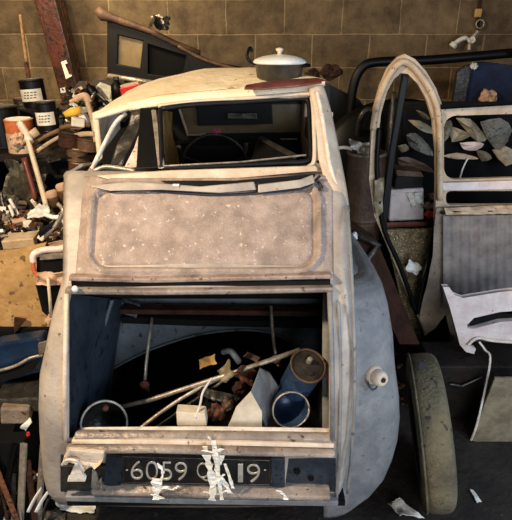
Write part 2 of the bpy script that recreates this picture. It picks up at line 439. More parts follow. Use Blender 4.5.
# plate
pl = part('number_plate', slab(new(), [P(121,455,1.272),P(271,459,1.272),P(271,486,1.282),P(122,484,1.282)], .006), 'plate', car, bevel=.002)
pe = new()
c4 = [P(122.5,456.5,1.270),P(269.5,460.5,1.270),P(269.5,484.5,1.280),P(123.5,482.5,1.280)]
for a, b_ in zip(c4, c4[1:]+c4[:1]): tube(pe, [a,b_], .0014, 6)
part('plate_border', pe, 'dsteel', pl)
def chars(s, pxa, pxb):
    bm = textmesh(s, .112, .0025)
    xs = [v.co.x for v in bm.verts]; ys = [v.co.y for v in bm.verts]
    x0, x1, y0, y1 = min(xs), max(xs), min(ys), max(ys)
    for v in bm.verts:
        u = (v.co.x-x0)/(x1-x0); w = (v.co.y-y0)/(y1-y0); zz = v.co.z
        px = pxa+(pxb-pxa)*u; base = 455+4*(px-121)/150
        p = P(px, base+23.5-18*w+(1.2*(1-abs(u-.5))*0), 1.2695+.006*(1-w)); p.y -= zz; v.co = p
    return bm
for s, a, b_ in (('6',131,143),('0',146,158),('5',161,172),('9',175,187),('Q',197,209),('T',212,222),('1',238,243),('9',247,260)):
    part('plate_character', chars(s, a, b_), 'chrome', pl)
pd = new()
for x in (127,265): box(pd, P(x,470,1.268), (.006,.003,.003))
part('plate_dash', pd, 'chrome', pl)
# dark holed area right of plate
for x, y, r in ((297,471,.011),(311,478,.010)):
    part('lamp_hole', lathe(new(), [(0,0),(r,0),(r,.004),(0,.004)], P(x,y,1.298), rot(x=90), 14), 'void', car)
# torn tape and flaking paint on the plate
def torn(pp, Y, seed, w=.006):
    bm = new()
    c = smoothpath([P(x,y,Y) for x,y in pp], 4)
    random.seed(seed)
    pr = None
    for i, p in enumerate(c):
        ww = w*(.5+random.random()); q = [bm.verts.new(p+Vector((-ww, -.004*random.random(), .002*random.random()))), bm.verts.new(p+Vector((ww, -.006*random.random(), .002*random.random())))]
        if pr: bm.faces.new((pr[0], pr[1], q[1], q[0]))
        pr = q
    return bm
for k, (pp, w) in enumerate([([(205,446),(209,465),(213,480),(212,500)],.010),([(214,440),(216,460),(219,480),(222,499)],.007),([(222,455),(217,470),(226,485),(230,492)],.007),
        ([(204,450),(214,452),(222,448)],.006),([(205,492),(216,494),(228,490)],.008),([(225,463),(230,478),(233,488)],.005),([(209,436),(213,444),(220,452)],.004)]):
    part('torn_tape', torn(pp, 1.255, k+3, w), 'tape', car, solid=.003)
for k, (pp, w) in enumerate([([(156,478),(157,486),(156,499)],.012),([(152,488),(160,488),(166,486)],.010),([(158,463),(163,472),(160,482)],.004),([(160,486),(172,489),(178,486)],.004),([(154,494),(162,498)],.010),
        ([(278,490),(284,494),(286,499)],.006)]):
    part('torn_tape', torn(pp, 1.253, k+30, w), 'tape', car, solid=.003)
part('torn_tape', torn([(211,487),(218,480),(224,474)], 1.253, 55, .005), 'tape', car, solid=.003)

# crushed bumper end on the left
def pl3(pp, Y, th, mt, nm, seed=0, **k):
    random.seed(seed); part(nm, slab(new(), [P(x,y,Y+random.uniform(-.012,.012)) for x,y in pp], th), mt, car, bevel=.002, **k)
part('bent_bracket', slab(new(), [P(60,466,1.275),P(106,468,1.275),P(100,488,1.285),P(62,490,1.28)], .01), 'dsteel', car, bevel=.002)
pl3([(62,464),(64,456),(69,450),(104,453),(103,460),(100,465),(94,470),(91,466),(88,465),(85,471),(82,464),(78,461),(71,460),(66,466)], 1.235, .012, 'pillar', 'crushed_corner', 3, label='crumpled beige metal flap with a torn edge')
pl3([(75,463),(80,464),(82,473),(86,478),(85,482),(67,482),(68,477),(76,476),(77,470)], 1.245, .01, 'trim', 'bent_bracket', 4)
pl3([(92,470),(96,474),(98,482),(101,478),(102,489),(97,491),(91,488)], 1.25, .01, 'steel', 'bent_bracket', 5)
part('curled_strip', tube(new(), smoothpath([P(*q) for q in [(62,465,1.235),(66,460,1.225),(74,460,1.22),(79,463,1.225),(84,471,1.23)]]), .004, 6), 'trim', car, smooth=True)
# right rear wing with tail lamp stub
fo = [(266,358,1.64),(268,366,1.60),(273,374,1.57),(282,380,1.54),(300,385,1.50),(330,390,1.46),(360,392,1.43),(390,396,1.405),(412,397,1.395),(432,395,1.39),(450,390,1.39),(466,383,1.39),(478,372,1.395),(488,354,1.40)]
def fen(u, v):
    py, xo, yr = ip(fo, v)
    ye = yr+.13
    xe = P(xo, py, ye).x; z = P(256, py, ye).z; xi = P(346, py, yr).x-.07
    if u < .55:
        a = u/.55*math.pi/2; return Vector((xi+(xe-xi)*math.sin(a)**.85, ye-(ye-yr)*math.cos(a)**.8, z))
    t = (u-.55)/.45
    return Vector((xe-(xe-.30)*t**2.2, ye+.75*t, z+.02*t))
def ip(lst, u):
    t = u*(len(lst)-1); i = min(int(t), len(lst)-2); f = t-i
    return tuple(a+(b_-a)*f for a, b_ in zip(lst[i], lst[i+1]))
part('rear_wing', grid(new(), fen, 36, 52), 'fender', car, smooth=True, solid=.01, label='bulging rear wing greyed for cool light')
def capf(u, v):
    a = fen(u, 0); return a.lerp(Vector((.24, a.y, a.z+.01)), v)
part('wing_top', grid(new(), capf, 24, 3), 'fender', car, smooth=True, solid=.008)
tc = P(373,374,1.462); Rn = rot(x=80, z=25)
bm = new(); lathe(bm, [(0,0),(.032,0),(.032,.010),(.028,.018),(0,.018)], tc, Rn, 24)
tl = part('tail_lamp_base', bm, 'pillar', car, smooth=False, bevel=.002)
bm = new(); lathe(bm, [(.026,.012),(.026,.04),(.020,.052),(.010,.054),(.010,.03),(0,.03)], tc, Rn, 24)
part('lamp_socket', bm, 'pillar', tl, smooth=True)
part('lamp_bulb_hole', lathe(new(), [(0,.05),(.008,.05),(.008,.056),(0,.056)], tc, Rn, 12), 'rustdark', tl)
part('lamp_wire', tube(new(), smoothpath([P(368,382,1.42),P(371,389,1.42),P(376,388,1.42),P(378,380,1.43)]), .003, 6), 'navy', tl)

# greenhouse: pillars and window surround
def loftband(rows_, th, mt, nm, **k):
    """rows_: list of (left px,y,Y),(right px,y,Y) making a strip"""
    bm = new(); A = smoothpath([P(*a) for a, _ in rows_], 4); B = smoothpath([P(*b_) for _, b_ in rows_], 4)
    vs = []
    for a, b_ in zip(A, B):
        r_ = []
        for t in (0,.12,.5,.88,1):
            q = a.lerp(b_, t); q = q+Vector((0,-.012*(1-(2*t-1)**4),.004*(1-(2*t-1)**4))); r_.append(bm.verts.new(q))
        vs.append(r_)
    for a, b_ in zip(vs, vs[1:]):
        for j in range(4): bm.faces.new((a[j], a[j+1], b_[j+1], b_[j]))
    return part(nm, bm, mt, car, smooth=True, solid=th, **k)
loftband([((310,90,1.93),(322,86,1.96)),((314,110,1.88),(329,110,1.92)),((317,135,1.82),(335,138,1.86)),((319,160,1.76),(340,163,1.80)),((326,182,1.70),(345,190,1.70)),((333,205,1.64),(348,212,1.66))], .014, 'pillar', 'rear_pillar')
part('pillar_bead', tube(new(), smoothpath([P(*q) for q in [(317,92,1.90),(322,115,1.86),(326,140,1.80),(330,165,1.74),(336,185,1.69)]]), .007, 8), 'trim', car, smooth=True)
part('window_frame_edge', tube(new(), smoothpath([P(*q) for q in [(158,106,1.93),(200,101,1.94),(250,98,1.94),(306,94,1.93),(312,100,1.91),(314,130,1.83),(314,160,1.76),(308,167,1.745)]]), .007, 8), 'pillar', car, smooth=True)
# roof header above window
loftband([((128,104,1.97),(130,110,1.955)),((160,97,1.97),(160,106,1.95)),((210,92,1.97),(210,102,1.95)),((260,88,1.97),(260,99,1.95)),((318,84,1.97),(314,96,1.94))], .012, 'roof', 'roof_header')
# rubber window seal
sl = [(161,109),(190,105),(240,102),(290,99),(304,99),(309,104),(310,130),(311,152),(307,161),(280,163),(220,166),(166,168),(162,164),(161,140),(160,115)]
def wy(y): return 1.755+(168-y)/68*.195
part('window_seal', tube(new(), smoothpath([P(x,y,wy(y)-.005) for x,y in sl]+[P(sl[0][0],sl[0][1],wy(109)-.005)], 4), .009, 8), 'black', car, smooth=True)
part('window_lower_trim', tube(new(), [P(163,166,1.745),P(240,162,1.75),P(306,155,1.77)], .003, 6), 'steel', car)
# centre-left pillar, dark with grey edge
part('quarter_pillar', pslab([(140,108,1.94),(157,107,1.94),(160,168,1.75),(136,169,1.75)], 0, .02), 'blackgloss', car, bevel=.004)
part('pillar_trim', pslab([(151,110,1.925),(156,110,1.925),(165,168,1.74),(158,169,1.74)], 0, .012), 'steel', car, bevel=.003)
# left quarter rim
part('quarter_rim', tube(new(), smoothpath([P(*q) for q in [(126,113,1.98),(115,124,1.95),(104,145,1.88),(94,165,1.81),(88,182,1.73)]]), .008, 10, .8), 'trim', car, smooth=True)
part('quarter_rim', tube(new(), smoothpath([P(*q) for q in [(92,172,1.78),(105,167,1.78),(118,168,1.77),(135,171,1.75)]]), .008, 8), 'steel', car, smooth=True)
part('quarter_lining', pslab([(128,118,2.05),(143,112,2.05),(140,168,1.88),(98,168,1.88),(106,148,1.95)], 0, .01), 'blackgloss', car)
part('hanging_lining', sheet([P(132,112,1.95),P(146,112,1.95),P(122,168,1.78),P(108,168,1.80)], 8, 12, .012, 18, 3), 'dsteel', car, smooth=True, solid=.004)
part('hanging_strip', slab(new(), [P(141,128,1.90),P(144,125,1.90),P(139,167,1.77),P(124,168,1.77),P(134,148,1.83)], .008), 'rag', car, label='pale striped cloth strip hanging in the left quarter window')
# belt: bent trim strips and dark gaps
part('belt_panel', slab(new(), [P(86,180,1.72),P(96,173,1.735),P(160,172,1.735),P(318,168,1.74),P(333,176,1.72),P(336,186,1.70),P(250,190,1.69),P(88,192,1.69)], .012), 'body', car, bevel=.004)
part('belt_strip', slab(new(), [P(96,176,1.688),P(165,171,1.703),P(316,166,1.723),P(318,171,1.708),P(240,178,1.688),P(170,180,1.678),P(110,180,1.678)], .01), 'pillar', car, bevel=.003)
part('belt_gap', slab(new(), [P(160,181,1.655),P(235,181,1.655),P(316,174,1.667),P(314,178,1.662),P(255,184,1.652),P(178,187,1.645)], .006), 'blackgloss', car)
part('bent_trim_strip', slab(new(), [P(88,186,1.646),P(130,182,1.646),P(165,184,1.638),P(200,187,1.631),P(254,182,1.636),P(256,190,1.626),P(220,193,1.621),P(160,190,1.626),P(110,191,1.626)], .008), 'body', car, bevel=.003)
part('bent_trim_strip', slab(new(), [P(258,185,1.634),P(300,180,1.641),P(313,175,1.656),P(315,183,1.641),P(300,188,1.631),P(258,193,1.621)], .008), 'body', car, bevel=.003)
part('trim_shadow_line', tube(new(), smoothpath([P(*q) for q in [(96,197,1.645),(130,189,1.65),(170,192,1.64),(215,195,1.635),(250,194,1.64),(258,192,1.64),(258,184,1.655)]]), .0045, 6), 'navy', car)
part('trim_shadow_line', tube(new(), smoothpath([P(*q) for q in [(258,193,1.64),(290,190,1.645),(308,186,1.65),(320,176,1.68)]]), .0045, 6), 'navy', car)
part('trim_clip', box(new(), P(176,185,1.635), (.02,.008,.006)), 'white', car)
part('trim_hook', tube(new(), smoothpath([P(*q) for q in [(318,182,1.67),(322,188,1.65),(318,192,1.645)]]), .005, 6), 'dsteel', car)

# roof
topL = [(94,118),(130,108),(160,101),(200,95),(240,91),(285,86),(325,84)]
def ip(lst, u):
    t = u*(len(lst)-1); i = min(int(t), len(lst)-2); f = t-i
    return tuple(a+(b_-a)*f for a, b_ in zip(lst[i], lst[i+1]))
crest = [(97,115),(128,93),(160,80),(205,70),(250,68.5),(292,74),(325,82)]
def rooff(u, v):
    a = ip(topL, u); pa = P(a[0], a[1], 1.955)
    c = ip(crest, u); h = .5-.5*math.cos(math.pi*2*min(max(u,.0),1)); yc = 2.02+.5*h**.4
    pc = P(c[0], c[1], yc)
    end = Vector((CX+(-.44+.88*u), 3.15, 1.40+.09*math.sin(math.pi*u)))
    if v < .4:
        t = v/.4; q = pa.lerp(pc, t); q.z += .018*math.sin(math.pi*t)*math.sin(math.pi*u)**.5
    else:
        t = (v-.4)/.6; q = pc.lerp(end, t); q.z += .0*t
    q.z += .006*noise.noise(q*9)
    return q
part('canvas_roof', grid(new(), rooff, 48, 30), 'roof', car, smooth=True, solid=.014, label='cream canvas roof drooping at the left corner')
# upper sides with window openings, windscreen surround, dashboard
for sx, xx in ((-1, CX-.42), (1, CX+.42)):
    zb = 1.20; zt = 1.46
    outer = [(1.98,zb-.2),(3.2,.98),(3.12,1.43),(1.98,zt)]
    hole = [(2.25,1.22),(3.0,1.20),(2.96,1.38),(2.3,1.42)]
    bm = holed(outer, [hole], .02)
    for v in bm.verts: v.co = Vector((xx+v.co.y, v.co.x, v.co.z))
    part('side_window_frame', bm, 'pillar', car)
for xl in (-.64, .285):
    s_ = new(); x2 = CX+(-.42 if xl < 0 else .42)
    slab(s_, [Vector((xl,1.76,1.28)),Vector((xl,3.3,1.0)),Vector((x2,3.25,1.02)),Vector((x2,1.80,1.31))], .01, Vector((0,0,1)))
    part('shoulder_panel', s_, 'body', car)
wsY = 3.12
part('windscreen_frame', pholed([(150,84),(330,84),(330,175),(150,175)], [[(180,106),(307,104),(309,132),(188,134)]], wsY, .02), 'blackgloss', car)
part('windscreen_edge', tube(new(), [P(179,108,3.09),P(188,135,3.09),P(206,134,3.09)], .008, 6), 'archcream', car)
part('windscreen_glass', pslab([(180,106),(307,104),(309,132),(188,134)], wsY+.008, .003), 'glass', car)
part('sun_visor', slab(new(), [P(196,105,3.0),P(272,103,3.0),P(273,124,3.0),P(198,126,3.0)], .015), 'blackgloss', car, bevel=.004)
part('mirror', box(new(), P(242,116,2.95), (.16,.01,.035)), 'dsteel', car, bevel=.004)
part('dashboard', box(new(), (CX,3.03,1.10), (.82,.14,.12)), 'blackgloss', car, bevel=.02)
part('dashboard_grille', box(new(), P(289,139,2.92), (.09,.006,.008)), 'steel', car)
sw = part('steering_wheel', (lambda bm: tube(bm, [P(215,168,2.65)+Vector((.165*math.cos(a), .05*math.sin(a)*0, .165*math.sin(a))) for a in [2*math.pi*k/36 for k in range(37)]], .008, 8))(new()), 'dsteel', car, smooth=True)
hb = new(); lathe(hb, [(0,0),(.03,0),(.03,.02),(0,.03)], P(215,168,2.65), rot(x=90), 16)
for a in (20,160): tube(hb, [P(215,168,2.65), P(215,168,2.65)+Vector((.16*math.cos(math.radians(a)),0,.16*math.sin(math.radians(a))))], .006, 6)
part('wheel_hub', hb, 'dsteel', sw)
bm = new(); bmesh.ops.create_uvsphere(bm, u_segments=10, v_segments=8, radius=.014); bmesh.ops.translate(bm, verts=bm.verts, vec=P(216,133,2.9))
for px in ((214,130),(219,131)):
    r_ = bmesh.ops.create_uvsphere(bm, u_segments=8, v_segments=6, radius=.009); bmesh.ops.translate(bm, verts=r_['verts'], vec=P(px[0],px[1],2.9))
part('dashboard_ornament', bm, mat('magenta_plastic', (226,70,130)), car, smooth=True)
# seat / parcel board
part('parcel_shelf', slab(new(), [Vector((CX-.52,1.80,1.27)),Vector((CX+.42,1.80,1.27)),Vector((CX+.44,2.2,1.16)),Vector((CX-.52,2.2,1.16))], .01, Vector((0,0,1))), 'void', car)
cb = slab(new(), [P(250,163,2.2),P(258,139,2.2),P(262,137,2.2),P(300,158,2.0),P(300,163,2.0)], .04)
part('seat_back', cb, 'blackgloss', car, bevel=.004)
part('seat_back_cover', slab(new(), [P(258,139,2.17),P(263,137,2.17),P(300,156,1.97),P(294,159,1.97),P(275,149,2.07)], .006), 'dsteel', car, bevel=.002)
part('seat_lever', box(new(), P(246,148,2.6), (.02,.01,.05)), 'dsteel', car, bevel=.003)
part('door_card', sheet([P(162,110,2.6),P(170,112,2.9),P(178,166,2.9),P(164,166,2.5)], 6, 6, .01, 10, 1), 'tan', car, solid=.006)

# boot interior
BL, BR, BY = CX-.435, CX+.42, 1.86
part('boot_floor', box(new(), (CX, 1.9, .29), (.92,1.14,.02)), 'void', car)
def sidef(side):
    def fn(u, v):
        y = 1.42+(BY-1.42)*u+.02; x = (BL-.0*u if side < 0 else BR)
        x += side*(-.01)*math.cos(u*22)*.6
        return Vector((x, y+.0, .30+.78*v))
    return fn
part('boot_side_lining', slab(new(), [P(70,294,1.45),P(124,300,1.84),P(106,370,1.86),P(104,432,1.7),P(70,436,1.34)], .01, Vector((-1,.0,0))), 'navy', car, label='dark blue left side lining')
for pp in ([(112,300,1.70),(98,350,1.68),(92,400,1.60),(92,432,1.50)], [(122,302,1.83),(108,345,1.80),(104,380,1.78),(104,425,1.70)]):
    part('lining_fold', tube(new(), smoothpath([P(*q) for q in pp]), .007, 8), 'slate', car, smooth=True)
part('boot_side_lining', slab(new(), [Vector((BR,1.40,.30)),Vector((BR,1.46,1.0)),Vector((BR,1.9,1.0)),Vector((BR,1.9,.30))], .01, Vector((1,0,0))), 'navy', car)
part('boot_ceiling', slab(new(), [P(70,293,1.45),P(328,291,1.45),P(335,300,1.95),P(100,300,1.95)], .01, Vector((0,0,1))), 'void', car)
arch = [(107,372),(125,362),(150,350),(185,338),(215,332),(245,330),(270,333),(292,343),(308,360),(312,400),(107,402)]
part('rear_bulkhead', pholed([(96,296),(345,296),(345,415),(96,415)], [arch], BY, .012), 'slate', car, label='slate blue bulkhead with a wide arched cut-out')
part('arch_bead', tube(new(), smoothpath([P(x,y,BY-.008) for x,y in arch[:9]]), .005, 8), 'slate', car, smooth=True)
part('bulkhead_channel', band([(122,318,1.82),(200,321,1.82),(322,323,1.82)], .028, .04), 'void', car, bevel=.005)
part('bulkhead_beam', band([(122,309,1.80),(330,311,1.80)], .02, .05), 'rustdark', car, bevel=.005)
part('wheel_box', slab(new(), [P(124,300,1.85),P(140,306,1.80),P(135,322,1.8),P(122,330,1.8)], .03), 'slate', car, bevel=.006)
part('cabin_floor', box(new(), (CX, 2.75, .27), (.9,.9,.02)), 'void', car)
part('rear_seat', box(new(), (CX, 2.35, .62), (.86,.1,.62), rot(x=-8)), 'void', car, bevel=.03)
for pp in ([(152,318,1.78),(149,340,1.72),(146,365,1.66),(145,384,1.62)], [(271,306,1.74),(272,325,1.70),(274,345,1.64),(276,358,1.60)]):
    st = part('support_strut', tube(new(), [P(*q) for q in pp], .010, 8, .6), 'steel', car, smooth=True)
    e = P(*pp[-1]); bm = new(); lathe(bm, [(0,0),(.016,0),(.018,.008),(.010,.014),(0,.016)], e, rot(x=90), 14); tube(bm, [e, e+Vector((.01,0,-.03))], .007, 6)
    part('strut_knuckle', bm, 'rust', st)

# ------------------------------------------------------------ things lying in the boot
def T(name, bm, m, label, cat, group=None, **k):
    return tag(link(name, bm, m, **k), label, cat, group)
T('metal_bar', tube(new(), [P(116,408,1.50),P(150,400,1.50),P(230,374,1.5),P(300,350,1.5)], .0085, 10), 'steel', 'long pale metal bar lying across the open boot', 'bar', smooth=True)
T('pipe', tube(new(), smoothpath([P(133,434,1.42),P(170,406,1.46),P(205,385,1.5),P(226,376,1.52)]), .007, 10), 'steel', 'steel pipe lying lower left under the long bar in the boot', 'pipe', smooth=True)
T('pipe', tube(new(), smoothpath([P(148,434,1.45),P(180,412,1.49),P(214,388,1.53),P(232,372,1.56)]), [.008]*6+[.011]*6+[.007]*7, 10), 'dsteel', 'darker jointed pipe beside the steel pipe in the boot', 'pipe', smooth=True)
# headlamp shells
def shell(cx, cy, Y, r, R, mo, label, name='headlamp_shell', mrim='trim', cat='headlamp'):
    c = P(cx, cy, Y); t = thing(name, label, cat, c)
    part('bowl', lathe(new(), [(r,0),(r*.98,-.012),(r*.85,-.04),(r*.5,-.07),(0,-.08),(0,-.074),(r*.47,-.064),(r*.8,-.036),(r*.93,-.01)], c, R, 32), mo, t, smooth=True)
    bm = new(); tube(bm, [c+R@Vector((r*math.cos(a), r*math.sin(a), 0)) for a in [2*math.pi*k/32 for k in range(33)]], .004, 8)
    part('rim', bm, mrim, t, smooth=True)
    return t
s1 = shell(104, 424, 1.43, .074, rot(x=50, z=18), 'dsteel', 'dark round headlamp shell with pale rim at the left of the boot')
part('reflector_clip', lathe(new(), [(0,0),(.012,0),(.006,.012),(0,.014)], P(105,408,1.44), rot(x=60), 10), 'rust', s1)
t = thing('blue_can', 'blue can leaning at the right of the boot with a dark round lid facing out', 'can', P(300,385,1.48))
c = P(308,366,1.42); ax = (P(288,398,1.56)-c).normalized(); Rr = (-ax).to_track_quat('Z', 'Y').to_matrix()
part('can_body', lathe(new(), [(0,-.17),(.050,-.17),(.054,-.16),(.055,-.01),(.056,0),(.050,0),(.050,-.006),(0,-.006)], c, Rr), 'bluecan', t, smooth=False)
part('lid', lathe(new(), [(0,.004),(.020,.006),(.045,.0),(.054,.004),(.054,-.004),(0,-.004)], c, Rr), 'dsteel', t, smooth=True)
part('rim', tube(new(), [c+Rr@Vector((.055*math.cos(a), .055*math.sin(a), .003)) for a in [2*math.pi*k/32 for k in range(33)]], .004, 8), 'drum', t, smooth=True)
bm = new(); lathe(bm, [(0,0),(.009,.0),(.008,.02),(0,.022)], c+Rr@Vector((.005,.012,.004)), Rr, 12)
part('lid_cap', bm, 'steel', t); part('lid_hole', lathe(new(), [(0,0),(.011,0),(.011,.006),(0,.006)], c+Rr@Vector((-.005,-.022,.003)), Rr, 12), 'dsteel', t)
c = P(291,410,1.40); Rr = rot(x=72, z=8)
t = thing('blue_bucket', 'open blue bucket lying on its side under the dark-lidded can in the boot', 'bucket', c)
part('bucket_body', lathe(new(), [(.060,0),(.056,-.05),(.048,-.12),(0,-.12),(0,-.115),(.044,-.115),(.053,-.05),(.057,0)], c, Rr), 'bluecan', t, smooth=True)
part('rim', tube(new(), [c+Rr@Vector((.059*math.cos(a), .059*math.sin(a), .0)) for a in [2*math.pi*k/32 for k in range(33)]], .0035, 8), 'steel', t, smooth=True)
t = thing('carton', 'cream and grey folded carton standing in the boot beside the blue bucket', 'carton', P(250,410,1.40))
part('front_face', pslab([(227,430),(236,408),(251,392),(262,412),(262,430)], 1.36, .008), 'cream', t, bevel=.002)
part('side_face', pslab([(251,392,1.36),(260,369,1.44),(270,374,1.47),(279,388,1.47),(273,410,1.44),(266,430,1.38),(262,412,1.36)], 0, .01), 'fender', t, bevel=.002, label='grey side')
t = thing('channel_bracket', 'cream channel bracket with a thin upright standing on the boot sill', 'bracket', P(190,424,1.36))
part('base', slab(new(), [P(176,412,1.36),P(205,414,1.36),P(207,426,1.35),P(177,426,1.35)], .04), 'cream', t, bevel=.003)
part('upright', tube(new(), smoothpath([P(195,418,1.355),P(200,405,1.38),P(203,392,1.40),P(212,378,1.42)]), .005, 8, .6), 'trim', t, smooth=True)
part('slot', slab(new(), [P(181,416,1.358),P(190,416,1.358),P(190,420,1.356),P(181,420,1.356)], .004), 'rust', t)
T('hose_end', tube(new(), smoothpath([P(223,352,1.6),P(230,351,1.58),P(235,356,1.56),P(240,363,1.55)]), .011, 10), 'slate', 'pale blue curved hose end poking over the long bar', 'hose', smooth=True)
def lump(px, py, Y, r, seed, m, label, cat, name, flat=(1,1,1), group=None, det=3):
    bm = new(); bmesh.ops.create_icosphere(bm, subdivisions=det, radius=1)
    for v in bm.verts:
        n = v.co.normalized(); k = 1+.55*noise.noise(n*1.7+Vector((seed,0,0)))+.25*noise.noise(n*4+Vector((0,seed,0)))
        v.co = Vector((n.x*flat[0], n.y*flat[1], n.z*flat[2]))*r*k
    bmesh.ops.translate(bm, verts=bm.verts, vec=P(px, py, Y))
    return T(name, bm, m, label, cat, group)
def crump(px, py, Y, w, h, seed, m, label, cat, name, tilt=0, amp=.02, group=None, th=.003, R=None):
    c = P(px, py, Y); R = R or rot(x=-25, y=tilt)
    q = [c+R@Vector(v) for v in ((-w/2,0,h/2),(w/2,0,h/2),(w/2,0,-h/2),(-w/2,0,-h/2))]
    return T(name, sheet(q, 10, 8, amp, 22, seed, .25), m, label, cat, group, solid=th)
crump(207,362,1.60,.07,.03,1,'tan','crumpled ochre card scrap behind the long bar in the boot','scrap','card_scrap',-25)
crump(245,374,1.50,.07,.05,2,'rust','curled rusty sheet scrap above the cream carton','scrap','rusty_sheet',30,.03)
crump(228,371,1.52,.05,.05,5,'leaf','tan crumpled wrapper in the middle of the boot','scrap','wrapper',-50,.03)
crump(219,396,1.47,.12,.03,3,'dsteel','dark bent metal plate leaning in the middle of the boot','scrap','bent_plate',15,.02)
lump(216,413,1.42,.026,4,'rust','knobbly rusty engine part behind the cream bracket','engine part','engine_part')
lump(228,404,1.43,.020,9,'drum','small brown gear housing next to the cream carton','engine part','gear_housing')
lump(240,388,1.48,.024,12,'rustdark','dark rusted casting under the curled rusty sheet','engine part','rusted_casting')
crump(206,404,1.50,.09,.05,13,'void','black rubber flap lying behind the cream bracket','scrap','rubber_flap',20,.02)
crump(252,357,1.58,.05,.02,17,'drum','brown strap end lying over the long bar','strap','strap_end',30,.01)

# ------------------------------------------------------------ on the roof
c = P(279,85.5,2.10)
pot = thing('cooking_pot', 'small dark enamel cooking pot with a white lid standing on the car roof', 'pot', c)
part('pot_body', lathe(new(), [(0,0),(.072,0),(.080,.008),(.088,.075),(.092,.080),(.086,.080),(.080,.02),(0,.012)], c, None, 40), 'potgrey', pot, smooth=True)
part('rim', lathe(new(), [(.088,.076),(.098,.080),(.098,.086),(.088,.086)], c, None, 40), 'white', pot, smooth=True)
ld = part('lid', lathe(new(), [(.094,.086),(.090,.092),(.06,.102),(.02,.108),(0,.109),(0,.104),(.05,.098),(.088,.086)], c, None, 40), 'white', pot, smooth=True)
part('lid_knob', lathe(new(), [(0,.106),(.008,.108),(.007,.116),(.014,.122),(.014,.128),(0,.132)], c, None, 20), 'cream', ld, smooth=True)
part('handle', tube(new(), smoothpath([c+Vector(v) for v in ((-.086,-.02,.076),(-.108,-.022,.085),(-.118,-.02,.105),(-.108,0,.13),(-.100,.01,.118))]), .006, 8), 'blackgloss', pot, smooth=True)
part('handle', tube(new(), smoothpath([c+Vector(v) for v in ((.086,-.03,.07),(.108,-.01,.07),(.108,.02,.07),(.086,.03,.07))]), .006, 8), 'blackgloss', pot, smooth=True)
T('lacquered_board', slab(new(), [P(246,87,1.93),P(275,82,1.98),P(318,80,2.0),P(328,83,1.97),P(300,87,1.90),P(262,90,1.89),P(244,90,1.90)], .008, Vector((0,0,1))), 'redbrown', 'thin red-brown lacquered board lying on the car roof in front of the pot', 'board', bevel=.003)

# ------------------------------------------------------------ behind the car
T('shelf_ledge', (lambda bm: [box(bm, (-.12,4.66,1.0), (2.55,.6,.05)), box(bm, (-1.33,4.72,.49), (.08,.45,.97)), box(bm, (1.08,4.72,.49), (.08,.45,.97)), bm][-1])(new()), 'darkwood', 'dark wooden bench along the block wall behind the car', 'bench')
dr = thing('door_frame', 'black car door frame with one dusty window leaning on the wall behind the roof', 'car door', P(160,100,4.5))
part('frame', pholed([(107,20),(150,36),(190,48),(188,84),(108,79),(104,150),(100,150),(106,80)] and [(107,18),(150,34),(200,52),(200,124),(104,124),(107,82)], [[(118,35),(143,41),(140,68),(117,64)],[(148,44),(186,56),(182,78),(148,74)],], 4.5, .05), 'blackgloss', dr, bevel=.006)
part('pane', pslab([(117,34),(144,40),(141,69),(116,65)], 4.53, .004), 'glass', dr)
part('pane', pslab([(147,43),(187,55),(183,79),(147,75)], 4.53, .004), 'void', dr)
part('top_edge', tube(new(), smoothpath([P(98,10,4.46),P(104,17,4.46),P(125,22,4.46),P(150,32,4.46),P(175,44,4.46),P(200,53,4.46)]), [.035,.04,.035]+[.022]*28, 8, .7)if False else tube(new(), [P(97,9,4.46),P(103,15,4.46),P(112,18,4.46),P(150,31,4.46),P(176,44,4.46),P(200,53,4.46)], [.03,.045,.03,.022,.022,.02], 8, .7), 'drum', dr, smooth=True)
part('lower_edge', tube(new(), [P(108,76,4.47),P(140,81,4.47),P(160,84,4.47)], .02, 8), 'steel', dr, smooth=True)
part('latch', slab(new(), [P(150,16,4.44),P(160,14,4.44),P(168,20,4.44),P(164,28,4.44),P(154,24,4.44)], .03), 'steel', dr, bevel=.008)
bp_ = [(186,50),(215,62),(250,72),(290,78),(330,85),(360,100),(372,120),(374,124),(330,124),(204,124)]
T('car_wing_panel', pslab(bp_, 4.42, .05), 'blackgloss', 'long black curved wing panel lying behind the cooking pot', 'car panel', bevel=.015)
T('panel_edge_strip', tube(new(), smoothpath([P(178,46,4.41),P(205,60,4.41),P(240,70,4.41),P(262,74,4.41)]), .014, 8), 'drum', 'brown trim strip along the top of the black wing panel', 'trim strip', smooth=True)
crump(160,22,4.38,.14,.10,31,'dsteel','crumpled grey metal scrap caught on top of the black door frame','scrap','metal_scrap',20,.05)
lump(312,76,4.42,.05,3,'rustdark','rusty lump on the black wing panel right of the pot','scrap','rust_lump',(1.2,.6,1))
lump(331,72,4.38,.06,5,'rustdark','small dark clamp standing right of the rusty lump','clamp','dark_clamp',(1.3,.6,.9))
T('roll_hoop', tube(new(), smoothpath([P(350,124,4.3)-Vector((0,0,1.06)),P(350,124,4.3),P(353,88,4.3),P(362,68,4.3),P(378,62,4.3),P(430,60,4.3),P(512,53,4.3)]), .035, 10), 'blackgloss', 'dark curved tube frame in front of the block wall on the right', 'tube frame', smooth=True)
# dark car shell behind the arch
dk = thing('scrap_car', 'dark rounded scrap car body behind the light door arch', 'car body', (1.1,4.0,0))
def dkf(u, v):
    th = math.pi*u
    return Vector((1.0-.6*math.cos(th), 3.85-.2*math.sin(math.pi*v), 1.30*math.sin(th)**.35*v**.6))
part('shell', grid(new(), dkf, 24, 12), 'blackgloss', dk, smooth=True, solid=.01)
part('wheel_arch', tube(new(), smoothpath([P(358,140,3.75),P(360,120,3.7),P(368,110,3.7),P(378,118,3.7),P(380,150,3.7)]), .02, 8), 'dsteel', dk, smooth=True)

